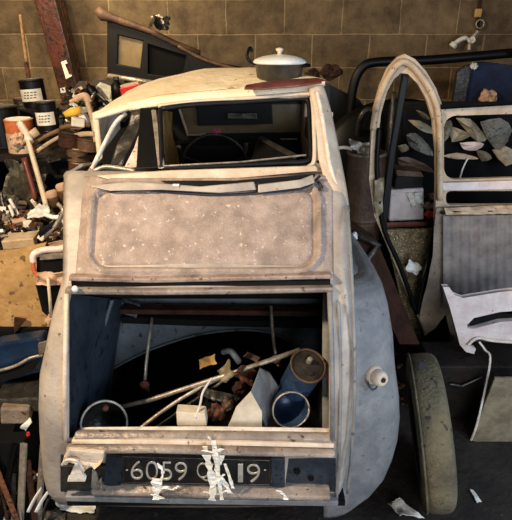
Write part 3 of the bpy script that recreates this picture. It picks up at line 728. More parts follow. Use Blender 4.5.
# leaning post and thin rods on the left
po = thing('post', 'dark red-brown painted post leaning against the block wall behind the paint cans', 'post', (P(78,110,4.9).x, 4.9, 0))
A, B = P(47,0,4.9), P(76,112,4.9); dd = (B-A)/(B-A).z
b0, b1 = A+dd*(0-A.z), A+dd*(2.6-A.z); b0.y = b1.y = 4.9
bm = new(); w = .085
for p in (b0, b1): pass
V8 = [bm.verts.new(p+Vector((a*w, c_*w*.6, 0))) for p in (b0, b1) for a, c_ in ((-1,-1),(1,-1),(1,1),(-1,1))]
for k in range(4): bm.faces.new((V8[k], V8[(k+1)%4], V8[4+(k+1)%4], V8[4+k]))
bm.faces.new(V8[:4]); bm.faces.new(V8[4:])
part('shaft', bm, 'post', po, bevel=.01)
part('white_sticker', slab(new(), [P(61,62,4.83),P(66,60,4.83),P(72,76,4.83),P(66,79,4.83)], .01), 'label', po)
part('sticker_centre', slab(new(), [P(65,64,4.82),P(70,63,4.82),P(73,73,4.82),P(69,74,4.82)], .008), 'post', po)
T('conduit', tube(new(), [P(62,0,5.15)+Vector((0,0,.5)),P(62,0,5.15),P(88,112,5.15),Vector((P(90,112,5.15).x+.1,5.15,0))], .012, 8), 'rust', 'thin rusty conduit running beside the red-brown post', 'conduit', smooth=True)
T('stick', tube(new(), [P(20,15,4.9),P(30,90,4.6),P(34,120,4.4)-Vector((0,0,1.25))], .012, 8), 'wood', 'thin wooden stick leaning on the wall above the paint cans', 'stick')
T('stick', tube(new(), [P(26,62,3.32),P(30,86,3.3),P(30,110,3.28)], .014, 8), 'rust', 'short brown stick standing just behind the upper paint can', 'stick')

# ------------------------------------------------------------ left side racks and bench
rk = thing('storage_rack', 'dark wooden storage rack holding paint cans at the left', 'rack', (-1.55,3.0,0))
part('shelf', box(new(), (-1.55,3.0,1.155), (1.5,.75,.03)), 'darkwood', rk)
part('shelf', box(new(), (-1.55,3.0,.80), (1.5,.75,.03)), 'darkwood', rk)
for x, y in ((-2.28,2.65),(-.83,2.65),(-2.28,3.35),(-.83,3.35)): part('upright', box(new(), (x,y,.57), (.05,.05,1.14)), 'darkwood', rk)
part('back_board', box(new(), (-1.55,3.37,.65), (1.5,.02,1.14)), 'void', rk)
wb = thing('workbench', 'low workbench covered with tools left of the car', 'workbench', (-1.45,2.3,0))
part('worktop', box(new(), (-1.48,2.3,.83), (1.28,.6,.04)), 'wood', wb)
for x, y in ((-2.08,2.05),(-.90,2.05),(-2.08,2.55),(-.90,2.55)): part('leg', box(new(), (x,y,.405), (.06,.06,.81)), 'darkwood', wb)
part('front_panel', box(new(), (-1.48,2.02,.5), (1.2,.02,.6)), 'void', wb)

def can(px, py, Y, r, h, mb, ml, label, name='paint_can', lab=True, tilt=0, z=None, wrap='label', lh=(.25,.7)):
    """tin standing with its base at the photo pixel"""
    c = P(px, py, Y)
    if z is not None: c.z = z
    R = rot(y=tilt); t = thing(name, label, 'can', c)
    part('tin', lathe(new(), [(0,0),(r,0),(r*1.03,.004),(r,.008),(r,h-.006),(r*1.04,h-.002),(r*1.04,h+.004),(r*.92,h+.004),(r*.92,h-.002),(0,h-.002)], c, R, 28), mb, t, smooth=False)
    part('lid', lathe(new(), [(0,h+.002),(r*.9,h+.002),(r*.9,h+.008),(r*.8,h+.006),(0,h+.006)], c, R, 28), ml, t)
    if lab:
        def fn(u, v):
            a = math.radians(-150+120*u); return c+R@Vector(((r+.002)*math.cos(a), (r+.002)*math.sin(a), h*(lh[0]+(lh[1]-lh[0])*v)))
        lo = part('paper_label', grid(new(), fn, 14, 1), wrap, t, solid=.001)
        ib = new()
        for k in range(3):
            vv = .25+.22*k
            for j in range(4): 
                a0 = -120+16*j+3*k; q = []
                for aa, dv in ((a0,0),(a0+11,0),(a0+11,.09),(a0,.09)):
                    a = math.radians(aa); q.append(ib.verts.new(c+R@Vector(((r+.0032)*math.cos(a), (r+.0032)*math.sin(a), h*(lh[0]+(lh[1]-lh[0])*(vv+dv))))))
                ib.faces.new(q)
        part('label_print', ib, 'ink', lo)
    return t
# cans: lower ones on the shelf, upper one stacked on a hidden box
T('wooden_crate', box(new(), (P(42,104,3.1).x, 3.13, 1.256), (.20,.22,.17)), 'darkwood', 'small dark crate under the upper paint can', 'crate', bevel=.004)
can(36,103,3.1,.064,.14,'blackgloss','dsteel','dark paint can with white label and silver lid, highest one by the post', tilt=-4, z=1.341)
can(49,124,2.70,.050,.135,'blackgloss','dsteel','dark lower paint can with a small cream label below the highest can', tilt=-3, z=1.275)
T('cable_reel', lathe(new(), [(0,0),(.055,0),(.055,.015),(.04,.02),(.04,.08),(.055,.085),(.055,.10),(0,.10)], (P(49,124,2.70).x,2.70,1.172)), 'darkwood', 'dark wooden reel under the lower dark paint can', 'reel')
can(20,130,2.72,.066,.155,'orange','label','orange paint can with a white lid at the far left', z=1.171, lh=(.0,.62), wrap='skin')
can(3,130,2.85,.085,.20,'blackgloss','dsteel','tall dark can at the left edge behind the orange can', lab=False, z=1.171)
can(23,103,3.2,.05,.2,'dsteel','rust','narrow dark canister between the two stacked cans and the wall', lab=False, z=1.171)
c = P(19,118,2.7)
def stickobj(a, b_, r, m, label, name='stick', cat='stick', flat=1.0, r2=None):
    a, b_ = P(*a), P(*b_)
    n = 6; pts = [a.lerp(b_, k/n)+Vector((0,0,.006*math.sin(math.pi*k/n))) for k in range(n+1)]
    rs = [r+( (r2 if r2 is not None else r)-r)*k/n for k in range(n+1)]
    return T(name, tube(new(), pts, rs, 8, flat), m, label, cat, smooth=True)
stickobj((28,140,2.5),(48,212,2.3),.012,'cream','long pale grey pole leaning down from the shelf to the bench','pole','pole')
stickobj((20,124,2.6),(30,142,2.5),.018,'trim','white hooked pipe end at the top of the pale pole','pipe_end','pipe')
stickobj((30,146,2.55),(60,130,2.6),.010,'wood','wooden slat lying under the orange paint can','slat','slat',.5)
stickobj((36,152,2.5),(70,132,2.6),.009,'archcream','thin cream slat pointing up at the hammer','slat','slat',.5)
stickobj((14,150,2.5),(38,131,2.55),.02,'archcream','pale board end jutting out at the far left below the orange can','board_end','board',.4)
lump(18,140,2.5,.03,6,'skin','peach coloured rag bundle at the far left below the orange can','rag','rag_bundle')
# hammer
hm = thing('hammer', 'old hammer with bent pale handle leaning on the rack left of the roof', 'hammer', P(95,130,2.6))
part('handle', tube(new(), smoothpath([P(86,98,2.6),P(90,110,2.58),P(94,125,2.55),P(96,142,2.5)]), .013, 8), 'archcream', hm, smooth=True)
part('head', tube(new(), smoothpath([P(70,102,2.62),P(78,98,2.62),P(86,96,2.6),P(90,102,2.6)]), [.008]*4+[.016]*9+[.014]*6, 8), 'skin', hm, smooth=True)
t = thing('yellow_scraper', 'yellow handled scraper lying just below the hammer head', 'scraper', P(75,112,2.6))
part('handle', tube(new(), [P(65,115,2.62),P(72,112,2.62),P(81,110,2.62)], [.014,.02,.018], 8, .8), 'yellow', t, smooth=True)
part('blade', slab(new(), [P(80,107,2.61),P(87,107,2.61),P(88,112,2.61),P(81,113,2.61)], .006), 'steel', t)
# assorted bottles, jars and tubes along the top of the rack
def boxy(px, py, Y, s, R, m, label, cat, name, extra=None, group=None):
    return T(name, box(new(), P(px,py,Y), s, R), m, label, cat, group, bevel=min(s)*.12)
def bottle(px, py, Y, r, h, m, mc, label, name='bottle', tilt=0, tx=0, cat='bottle'):
    c = P(px, py, Y); R = rot(x=tx, y=tilt); t = thing(name, label, cat, c)
    part('bottle_body', lathe(new(), [(0,0),(r,0),(r,h*.62),(r*.45,h*.76),(r*.4,h*.86),(0,h*.86)], c, R, 20), m, t, smooth=True)
    part('cap', lathe(new(), [(0,h*.85),(r*.5,h*.85),(r*.48,h),(0,h)], c, R, 16), mc, t)
    return t
boxy(105,91,2.85,(.08,.06,.05),rot(y=20,x=15),'label','white spray nozzle box lying left of the red tin','box','white_box')
bottle(98,100,2.75,.024,.10,'blackgloss','rust','small dark bottle tilting beside the white box',tilt=-30)
bottle(118,98,2.75,.030,.10,'blackgloss','dsteel','round black bottle left of the red tin',tilt=0)
boxy(131,90,2.75,(.09,.07,.045),rot(y=-12),'red','bright red tin right above the drooping roof corner','tin','red_tin')
boxy(131,85,2.76,(.09,.07,.02),rot(y=-10),'skin','peach coloured dish resting on the red tin','dish','plastic_dish')
boxy(78,122,2.6,(.06,.05,.04),rot(y=10,z=20),'label','white sachet lying below the yellow scraper','sachet','sachet')
boxy(84,118,2.65,(.03,.04,.06),rot(y=-25),'white','small white tube upright beside the hammer handle','tube','white_tube')
boxy(104,112,2.7,(.05,.04,.03),rot(y=30),'cream','cream sponge right of the hammer handle','sponge','sponge')
stickobj((92,92,2.8),(108,104,2.6),.010,'blackgloss','black paint brush handle lying behind the hammer','brush_handle','brush')
stickobj((98,88,2.8),(88,108,2.6),.009,'steel','steel rod crossing behind the hammer','rod','rod')
stickobj((100,127,2.45),(112,108,2.5),.010,'archcream','cream dowel leaning towards the roof corner','dowel','dowel')
stickobj((72,137,2.55),(94,134,2.5),.012,'archcream','cream flat bar lying below the white sachet','flat_bar','bar',.5)
stickobj((60,128,2.6),(90,125,2.6),.010,'wood','brown lath lying across the rack below the sachet','lath','lath',.6)
# jars / tins heap under them
rk2 = [(70,146,'rustdark','blackgloss','dark brown tin at the top of the tin column by the rear window'),(78,160,'drum','skin','brown tin with a peach lid, middle of the tin column'),(80,174,'rust','skin','rusty tin with a peach lid, low in the tin column'),(88,150,'drum','dsteel','dull brown tin touching the left window rim')]
for px, py, m1, m2, lb in rk2: can(px, py, 2.55, .052, .055, m1, m2, lb, 'tin', False, tilt=8)
T('tin_stand', box(new(), (P(80,178,2.55).x+.03, 2.74, .978), (.2,.22,.32)), 'void', 'black box behind the column of tins', 'box')
dc = thing('dark_cabinet', 'black metal cabinet with a small paper label at the left', 'cabinet', (P(48,170,2.62).x,2.75,.82))
bm = box(new(), (P(48,170,2.62).x, 2.745, .978), (.26,.25,.32)); part('case', bm, 'void', dc, bevel=.006)
nl = part('name_label', slab(new(), [P(46,155,2.61),P(60,151,2.61),P(61,160,2.61),P(48,163,2.61)], .004), 'panelgrey', dc)
nb = new()
for k in range(3): tube(nb, [P(49,157+k*2,2.607),P(58,154+k*2,2.607)], .0018, 4)
part('label_lines', nb, 'ink', nl)
# two corked jars
for px, lb in ((57,'peach capped bottle, left one of the pair behind the tools on the bench'),(67,'peach capped bottle, right one of the pair behind the tools on the bench')):
    c = P(px, 208-(px-57)*.7, 2.35); t = thing('corked_bottle', lb, 'bottle', c)
    part('glass_body', lathe(new(), [(0,0),(.026,0),(.028,.05),(.024,.06),(0,.06)], c, rot(y=-12), 20), 'drum', t, smooth=True)
    part('cap', lathe(new(), [(.026,.055),(.027,.075),(.020,.083),(0,.084)], c, rot(y=-12), 20), 'skin', t, smooth=True)
# greenery-coloured bag at far left
crump(22,190,2.45,.18,.24,41,'olive','olive crumpled bag hanging at the far left edge','bag','olive_bag',10,.05)
stickobj((24,158,2.45),(36,200,2.4),.014,'redbrown','dark red-brown lath left of the pale pole','lath','lath')
# tool heap on bench
t = thing('bench_bracket', 'black and white angle iron bracket across the tool heap on the bench', 'bracket', P(55,225,2.15))
part('bar', slab(new(), [P(36,238,1.98),P(42,242,1.98),P(78,205,2.08),P(76,200,2.08),P(60,212,2.03)], .03), 'trim', t, bevel=.004)
part('dark_face', slab(new(), [P(38,232,1.965),P(60,216,2.005),P(62,221,2.005),P(40,238,1.965)], .01), 'blackgloss', t)
t = thing('pliers', 'open steel pliers lying on top of the tool heap', 'pliers', P(58,220,2.1))
part('jaw', tube(new(), smoothpath([P(44,214,2.0),P(52,217,2.0),P(60,218,1.98),P(66,224,1.98)]), .009, 8), 'white', t, smooth=True)
part('jaw', tube(new(), smoothpath([P(54,228,1.96),P(60,218,1.97),P(63,210,1.98),P(58,204,2.0)]), .008, 8), 'steel', t, smooth=True)
bb = thing('cream_box', 'cream cardboard box under the tool heap', 'box', P(42,238,2.12))
part('carton', box(new(), P(40,233,2.27), (.13,.10,.11), rot(z=10, y=12)), 'skin', bb, bevel=.004)
boxy(22,228,2.30,(.11,.12,.12),rot(z=5,y=-8),'skin','peach carton at the far left edge of the bench','carton','peach_carton')
boxy(22,240,2.1,(.13,.10,.04),rot(z=5,y=-4),'archcream','pale plank end below the peach carton','plank','plank')
crump(36,212,2.15,.09,.05,51,'white','white crushed wrapper on top of the cream box','wrapper','crushed_wrapper',-15,.04)
crump(66,235,2.05,.08,.04,52,'steel','crushed foil strip low in the tool heap','foil','foil_strip',-30,.03)
crump(62,244,1.98,.12,.03,53,'archcream','curled cream strip above the black case by the car','strip','cream_strip',-12,.02)
MT = ['steel','rust','dsteel','archcream','paper','rustdark','blackgloss','blackgloss','drum','dsteel','void','rustdark']
random.seed(11)
names = [('tool_scrap','small odd scrap piece in the heap on the left bench','scrap','scrap in the bench heap')]
for k in range(150):
    px = random.uniform(-4,80); py = random.uniform(200,246); 
    if px > 74-(py-200)*.25: px -= 18
    Y = 1.46/(math.tan(PT+math.atan((py-260)/F))+.3)-.02
    R = rot(random.uniform(-40,40), random.uniform(-60,60), random.uniform(0,180))
    m = random.choice(MT)
    c = P(px, py, Y)
    if k % 3: bm = tube(new(), [c-R@Vector((random.uniform(.02,.05),0,0)), c, c+R@Vector((random.uniform(.02,.05),0,.01))], random.uniform(.004,.010), 8)
    else: bm = box(new(), c, (random.uniform(.02,.06), random.uniform(.02,.04), random.uniform(.01,.03)), R)
    T('tool_scrap', bm, m, names[0][1], names[0][2], names[0][3])
for k in range(130):
    px = random.uniform(64,110); py = random.uniform(84,135)
    if px > 96 and py > 108: px -= 16
    py = max(py, 90); Y = 1.405/(math.tan(PT+math.atan((py-260)/F))+.35)-.02
    R = rot(random.uniform(-40,40), random.uniform(-60,60), random.uniform(0,180)); c = P(px, max(py, 92), Y); m = random.choice(MT)
    if k % 2: bm = tube(new(), [c-R@Vector((random.uniform(.02,.06),0,0)), c, c+R@Vector((random.uniform(.02,.05),0,.01))], random.uniform(.005,.012), 8)
    else: bm = box(new(), c, (random.uniform(.02,.06), random.uniform(.02,.04), random.uniform(.015,.035)), R)
    T('rack_scrap', bm, m, 'small odd tool or fitting in the clutter on top of the rack', 'scrap', 'clutter on the rack')
def mound(x0, x1, y0, y1, za, sl, nm, lb):
    def fn(u, v):
        x = x0+(x1-x0)*u; y = y0+(y1-y0)*v; return Vector((x, y, za+(y-y0)*sl-.02+.02*noise.noise(Vector((x*9,y*9,0)))))
    bm = grid(new(), fn, 16, 12)
    T(nm, bm, 'darkwood', lb, 'tarpaulin', solid=.006)
mound(-1.03,-.76,2.5,3.3,1.2,.35,'tarpaulin','dark oily tarpaulin under the clutter on the rack')
mound(-1.75,-.80,2.1,2.55,.9,.3,'tarpaulin','dark tarpaulin under the tool heap on the left bench')
# lower left: cabinet, plywood, black cases, blue bin
lc = thing('low_cabinet', 'low black cabinet on the floor at the far left', 'cabinet', (-1.12,1.84,0))
part('carcass', box(new(), (-1.14,1.895,.345), (.78,.21,.69)), 'void', lc, bevel=.005)
T('plywood_sheet', pslab([(-6,252),(17,250),(46,243),(41,262),(41,275),(50,305),(60,322),(56,334),(38,340),(-6,343)], 1.80, .012), 'ply', 'tan plywood sheet standing at the far left of the car', 'plywood sheet')
T('wedge_scrap', pslab([(14,318),(26,320),(14,334)], 1.78, .01), 'rustdark', 'dark triangular scrap on the plywood edge', 'scrap')
kc = thing('tool_case', 'black tool case with pale cloth folded over it, upper one beside the plywood', 'tool case', P(50,280,1.86))
part('case', slab(new(), [P(36,258,1.79),P(68,255,1.79),P(66,272,1.78),P(36,274,1.78)], .12), 'blackgloss', kc, bevel=.006)
part('cloth', tube(new(), smoothpath([P(33,262,1.775),P(34,254,1.78),P(44,250,1.785),P(58,249,1.79),P(68,247,1.79)]), .012, 8), 'pinkwhite', kc, smooth=True)
part('orange_edge', tube(new(), smoothpath([P(33,262,1.77),P(34,270,1.77),P(38,276,1.77)]), .008, 8), 'orange', kc, smooth=True)
part('front_bar', slab(new(), [P(40,255,1.775),P(66,253,1.775),P(66,258,1.775),P(40,260,1.775)], .01), 'steel', kc)
kc = thing('tool_roll', 'black tool roll topped with torn cream cloth, under the upper tool case', 'tool roll', P(50,318,1.84))
part('roll', slab(new(), [P(35,284,1.79),P(62,282,1.79),P(60,312,1.78),P(52,322,1.78),P(42,312,1.78)], .1), 'blackgloss', kc, bevel=.006)
part('torn_cloth', sheet([P(38,272,1.77),P(66,272,1.77),P(62,286,1.765),P(35,286,1.765)], 12, 8, .012, 30, 8, .15), 'skin', kc, solid=.004)
part('tie', tube(new(), [P(48,278,1.755),P(50,300,1.755),P(51,318,1.755)], .006, 8), 'cream', kc, smooth=True)
lump(51,320,1.76,.018,4,'skin','small peach lump at the foot of the black tool roll','lump','wax_lump')
bn = thing('blue_bin', 'glossy dark blue bin at the far left below the plywood', 'bin', P(25,380,1.72))
part('bin_body', slab(new(), [P(-8,345,1.70),P(40,338,1.70),P(47,345,1.72),P(43,372,1.72),P(-8,386,1.70)], .07), 'binblue', bn, bevel=.01)
part('bin_lip', tube(new(), smoothpath([P(-6,372,1.68),P(15,366,1.68),P(30,358,1.69),P(43,355,1.70)]), .006, 8), 'steel', bn, smooth=True)
part('bin_mouth', slab(new(), [P(-6,374,1.685),P(16,368,1.685),P(40,360,1.69),P(34,370,1.685),P(16,378,1.68),P(-6,382,1.68)], .01), 'void', bn)
part('bin_catch', slab(new(), [P(38,344,1.69),P(46,342,1.70),P(44,352,1.70),P(39,356,1.69)], .012), 'steel', bn)
boxy(22,396,1.66,(.16,.12,.06),rot(z=4),'dsteel','dark grey metal box beneath the blue bin','box','metal_box')
boxy(18,408,1.62,(.10,.10,.07),rot(z=10,y=8),'panelgrey','grey-brown block under the dark grey metal box','block','grey_block')
# floor-level odds at the lower left
fl = thing('floor_crate', 'black crate standing on the floor left of the car bumper', 'crate', (-.95,1.62,0))
part('crate_body', box(new(), (-.97,1.66,.18), (.26,.24,.36)), 'void', fl, bevel=.006)
random.seed(33)
for k in range(26):
    a = Vector((random.uniform(-1.10,-.80), random.uniform(1.42,1.50), .012)); b_ = Vector((a.x+random.uniform(-.12,.12), 1.53, random.uniform(.08,.40)))
    bm = tube(new(), [a, b_], random.uniform(.005,.014), 8, random.choice((1,.4)))
    T('metal_offcut', bm, random.choice(['dsteel','dsteel','rustdark','steel','rust','blackgloss']), 'metal offcut leaning against the black crate at the lower left', 'offcut', 'offcuts against the crate')
crump(28,424,1.50,.05,.018,61,'paper','small torn white scrap left of the rear corner','scrap','white_scrap',-50,.02)
lump(28,434,1.535,.007,3,'red','tiny red lamp lens against the black crate','lens','red_lens')
T('wire_ring', tube(new(), [P(29,476,1.53)+Vector((.028*math.cos(a), 0, .03*math.sin(a))) for a in [2*math.pi*k/24 for k in range(25)]], .005, 8), 'rust', 'rusty ring standing beside the black crate', 'ring', smooth=True)
stickobj((8,506,1.58),(38,474,1.53),.006,'trim','thin pale rod lying from the lower left corner to the car','rod','rod')
stickobj((28,512,1.36),(42,488,1.42),.008,'paper','white strip, left one of two by the lower left of the bumper','strip','strip',.4)
stickobj((36,512,1.35),(50,490,1.40),.008,'paper','white strip, right one of two by the lower left of the bumper','strip','strip',.4)
lump(47,494,1.40,.014,8,'blackgloss','black rubber plug under the left end of the bumper','plug','rubber_plug',(1,1,1))
bm = sheet([PZ(52,498,.02),PZ(100,499,.02),PZ(92,514,.015),PZ(60,510,.015)], 14, 8, .008, 25, 9, .2)
T('torn_paper', bm, 'paper', 'torn white paper lying on the floor under the left bumper end', 'paper', solid=.002)
T('mossy_mat', sheet([PZ(36,512,.01),PZ(66,512,.01),PZ(64,528,.01),PZ(34,528,.01)], 10, 6, .01, 30, 2), 'olive', 'olive rag on the floor at the very bottom left', 'rag', solid=.004)

# ------------------------------------------------------------ right side
sp = thing('side_panel', 'tan and brown-grey car body side with a tall door arch standing at the right', 'car body side', (1.3,2.6,0))
outer = [(371,140),(374,108),(380,86),(388,68),(398,57),(405,54),(415,59),(426,71),(436,88),(443,107),(540,101),(540,366),(456,364),(450,338),(445,316),(434,330),(425,336),(420,322),(404,286),(386,243),(374,215),(369,180)]
door = [(378,140),(381,114),(387,92),(394,79),(401,73),(408,74),(418,84),(427,100),(433,120),(436,150),(436,190),(435,225),(432,250),(424,280),(418,312),(412,296),(398,262),(386,232),(379,205),(376,170)]
win = rrect(444,116,532,180,12)
win = [(x, y-(x-444)*.03) for x, y in win]
slot = rrect(446,191,532,205,5)
bmp = pholed(outer, [door, win, slot], 2.6, .03)
part('body_side', bmp, 'archcream', sp, bevel=.006)
part('arch_bead', tube(new(), smoothpath([P(x,y,2.585) for x,y in [(373,130),(378,102),(386,82),(395,68),(403,62),(412,66),(424,80),(434,98),(439,118),(440,160),(440,200)]]), .016, 8), 'archcream', sp, smooth=True)
low = [(436,208),(540,204),(540,360),(458,360),(452,336),(446,312),(434,328),(425,334),(419,318),(428,285),(434,255)]
part('lower_skin', pslab(low, 2.575, .02), 'panelgrey', sp, bevel=.006, label='brown-grey lower door skin')
def ribf(u, v):
    p = P(443+97*u, 216-2*u, 2.56).lerp(P(443+97*u, 306-6*u, 2.56), v)
    p.y -= .003*math.sin(u*2*math.pi*11); return p
part('ribbed_insert', grid(new(), ribf, 112, 4), 'ribbed', sp, solid=.006)
part('ribbed_edge', tube(new(), [P(441,213,2.555),P(540,209,2.555)], .008, 6), 'blackgloss', sp)
part('crumpled_lip', sheet([P(444,208,2.56),P(540,204,2.56),P(540,213,2.54),P(446,215,2.54)], 20, 4, .008, 40, 3), 'archcream', sp, solid=.004)
part('window_shelf', slab(new(), [P(441,183,2.57),P(540,180,2.57),P(540,189,2.57),P(443,191,2.57)], .02), 'pinkwhite', sp, bevel=.004)
part('top_edge', tube(new(), [P(440,107,2.58),P(540,101,2.58)], .012, 6), 'blackgloss', sp)
part('black_pillar', slab(new(), [P(403,74,2.63),P(409,76,2.63),P(396,150,2.63),P(386,234,2.63),P(379,232,2.63),P(390,150,2.63)], .03), 'blackgloss', sp, bevel=.004)
part('door_seal', tube(new(), smoothpath([P(x,y,2.59) for x,y in [(379,128),(377,165),(379,200),(385,232),(400,266),(417,314)]]), .012, 8), 'blackgloss', sp, smooth=True)
part('door_seal', tube(new(), smoothpath([P(x,y,2.59) for x,y in [(434,230),(430,258),(422,288),(418,312)]]), .010, 8), 'blackgloss', sp, smooth=True)
part('broken_lining', sheet([P(374,180,2.57),P(384,178,2.57),P(383,212,2.57),P(375,216,2.57)], 6, 10, .02, 20, 2), 'leaf', sp, solid=.004)
# bracket
bk = thing('pressed_bracket', 'pinkish white pressed metal bracket with a slot at the right edge', 'bracket', P(480,350,2.2))
bo = [(443,287),(449,287),(455,295),(463,298),(500,292),(540,288),(540,344),(495,341),(478,338),(468,345),(476,349),(474,354),(466,352),(460,345),(456,330),(450,308)]
part('plate', pholed(bo, [[(467,325),(474,318),(500,312),(540,309),(540,319),(500,322),(474,329),(468,329)]], 2.2, .03), 'pinkwhite', bk, bevel=.006)
part('lip', tube(new(), smoothpath([P(x,y,2.19) for x,y in [(468,345),(478,338),(495,341),(540,344)]]), .007, 8), 'trim', bk, smooth=True)
part('dark_slot_back', pslab([(462,308),(500,302),(540,300),(540,332),(474,334)], 2.235, .006), 'blackgloss', bk)
cr = thing('dark_crate', 'dark brown crate under the pinkish white bracket', 'crate', (1.15,2.2,0))
part('crate_body', box(new(), (1.18,2.22,.15), (.72,.22,.30)), 'darkwood', cr, bevel=.01)
part('crate_edge', tube(new(), [P(450,384,2.09),P(462,386,2.09),P(482,377,2.09)], .005, 6), 'dsteel', cr)
T('cream_sheet', pslab([(495,378),(471,440),(488,446),(530,447),(530,378)], 1.95, .01), 'leaf', 'cream sheet metal corner standing at the right edge behind the tyre', 'sheet metal')
T('sheet_pipe', tube(new(), smoothpath([P(479,342,2.12),P(485,350,2.1),P(490,362,2.05),P(478,420,1.93),P(471,440,1.93)]), .005, 6), 'trim', 'thin pale wire curving down from the bracket to the cream sheet', 'wire')

# tyre
ty = thing('tyre', 'dusty narrow old tyre standing upright right of the car', 'tyre', (.66,1.68,0))
tcn = Vector((.676,1.68,.296)); Rt = rot(z=-9, y=80)
prof = []
for k in range(25):
    a = 2*math.pi*k/24; e = .62
    rr = .232+.066*math.copysign(abs(math.cos(a))**e, math.cos(a)); hh = .060*math.copysign(abs(math.sin(a))**e, math.sin(a))
    prof.append((rr, hh))
part('carcass', lathe(new(), prof, tcn, Rt, 64), 'tyre', ty, smooth=True)
tr = new()
for j in (-.048,):
    tube(tr, [tcn+Rt@Vector((.2975*math.cos(a), .2975*math.sin(a), j)) for a in [2*math.pi*k/48 for k in range(49)]], .004, 6)
part('tread_rib', tr, 'tyre', ty, smooth=True)
part('wheel_rim', lathe(new(), [(.165,.05),(.172,.055),(.150,.03),(.145,-.03),(.172,-.055),(.165,-.05),(.13,-.02),(.05,.0),(0,.01)], tcn, Rt, 40), 'rustdark', ty, smooth=True)
part('tyre_patch', lathe(new(), [(0,0),(.014,0),(.014,.004),(0,.004)], P(422,366,1.575), rot(x=60), 12), 'blackgloss', ty)

# floor objects right
random.seed(5)
for k in range(46):
    px = random.uniform(352,410); py = random.uniform(285,420)
    if px < 395 and py > 300+(395-px)*1.1*0+40: px = random.uniform(392,406)
    c = PZ(px, py, .006); r = random.uniform(.006,.016)
    bm = new(); bmesh.ops.create_icosphere(bm, subdivisions=1, radius=r)
    for v in bm.verts: v.co = Vector((v.co.x*random.uniform(.6,1.4), v.co.y*random.uniform(.6,1.4), v.co.z*.7))+c
    T('rubble', bm, random.choice(['rust','drum','rustdark','leaf']), 'small brown bit of rubble on the dark floor between car and tyre', 'rubble', 'rubble on the floor')
bm = sheet([PZ(388,503,.02),PZ(400,500,.03),PZ(424,516,.02),PZ(400,518,.02)], 12, 8, .012, 25, 6, .2)
T('plastic_scrap', bm, 'paper', 'crumpled white plastic scrap on the floor left of the tyre foot', 'scrap', solid=.002)
bm = sheet([PZ(470,489,.01),PZ(474,491,.01),PZ(482,501,.01),PZ(477,502,.01)], 6, 6, .004, 25, 6, .2)
T('paper_chip', bm, 'paper', 'small white chip on the dark floor right of the tyre', 'chip', solid=.003)
# drum and pale crumple
c = PZ(364,250,.0); c = Vector((P(365,200,2.9).x, 2.95, 0)); zt = P(365,157,2.85).z
t = thing('drum', 'rusty brown drum standing between the car and the door arch', 'drum', c)
part('barrel', lathe(new(), [(0,0),(.10,0),(.105,.01),(.105,zt*.33),(.11,zt*.34),(.105,zt*.35),(.105,zt*.66),(.11,zt*.67),(.105,zt*.68),(.105,zt),(.098,zt),(.098,zt-.01),(0,zt-.01)], c, None, 32), 'drum', t, smooth=False)
part('rim', lathe(new(), [(.100,zt),(.110,zt-.004),(.110,zt+.006),(.100,zt+.008)], c, None, 32), 'steel', t, smooth=True)
crump(359,146,2.88,.10,.07,71,'paper','white crumpled plastic on top of the brown drum','plastic','crumpled_plastic',20,.06)
crump(368,151,2.84,.07,.05,73,'steel','crushed metal piece beside the crumpled plastic on the drum','scrap','crushed_metal',-30,.05)
stickobj((338,148,2.9),(352,149,2.9),.010,'trim','short pale rod sticking out left of the drum top','rod','rod')
lump(354,236,2.3,.016,3,'white','white round ball near the right rear wing','ball','white_ball')
T('dark_strut', tube(new(), [P(352,232,2.4),P(378,246,2.4),P(362,266,2.3)], .02, 8), 'dsteel', 'dark bent strut above the right rear wing', 'strut', smooth=True)
T('long_floor_beam', slab(new(), [P(340,214,2.5),P(376,238,2.5),P(420,345,2.3),P(400,345,2.2),P(362,262,2.3)], .03), 'rustdark', 'dark rusty sill beam leaning along the floor left of the arch', 'beam', bevel=.006)
stb = thing('rack', 'dark low rack behind the door arch carrying the plastic container and scrap sheets', 'rack', (1.35,3.1,0))
for z, mm in ((.30,'darkwood'),(.73,'darkwood')): part('shelf', box(new(), (1.46,3.12,z), (1.34,.62,.03)), mm, stb)
for x, y in ((.82,2.85),(2.12,2.85),(.82,3.4),(2.12,3.4)): part('upright', box(new(), (x,y,.37), (.05,.05,.73)), 'darkwood', stb)
part('red_edge', slab(new(), [P(384,223,2.80),P(428,222,2.80),P(428,226,2.80),P(384,228,2.80)], .01), 'redbrown', stb)
jc = thing('plastic_container', 'pale square plastic container with a dark brown top behind the door arch', 'container', P(406,222,2.9))
part('container_body', slab(new(), [P(391,190,2.86),P(424,188,2.86),P(424,220,2.86),P(389,222,2.86)], .16), 'jerry', jc, bevel=.01)
part('dark_top', slab(new(), [P(396,176,2.87),P(424,176,2.87),P(424,188,2.87),P(394,189,2.87)], .15), 'blackgloss', jc, bevel=.006)
part('lid', slab(new(), [P(396,170,2.86),P(421,172,2.86),P(424,177,2.86),P(397,176,2.86)], .17), 'drum', jc, bevel=.004)
part('torn_label', sheet([P(406,193,2.85),P(422,192,2.85),P(421,206,2.85),P(412,207,2.85)], 8, 8, .012, 40, 4), 'paper', jc, solid=.003)
T('speckled_sheet', pslab([(384,230),(436,229),(432,262),(424,292),(420,346),(410,346),(396,278)], 2.72, .02), 'speckle', 'rough speckled yellowish sheet seen low through the door arch', 'sheet')
crump(413,268,2.66,.09,.06,77,'paper','torn pale paper stuck on the speckled sheet','paper','pale_paper',30,.04)
for k, (x, y, m, lb) in enumerate([(436,196,'rust','rusty bolt beside the container, upper of three'),(431,206,'drum','brown bolt beside the container, middle of three'),(433,214,'red','reddish fitting beside the container, lowest of three')]):
    lump(x-3, y, 2.8, .022, k+3, m, lb, 'fitting', 'fitting', (1.2,1,.8))
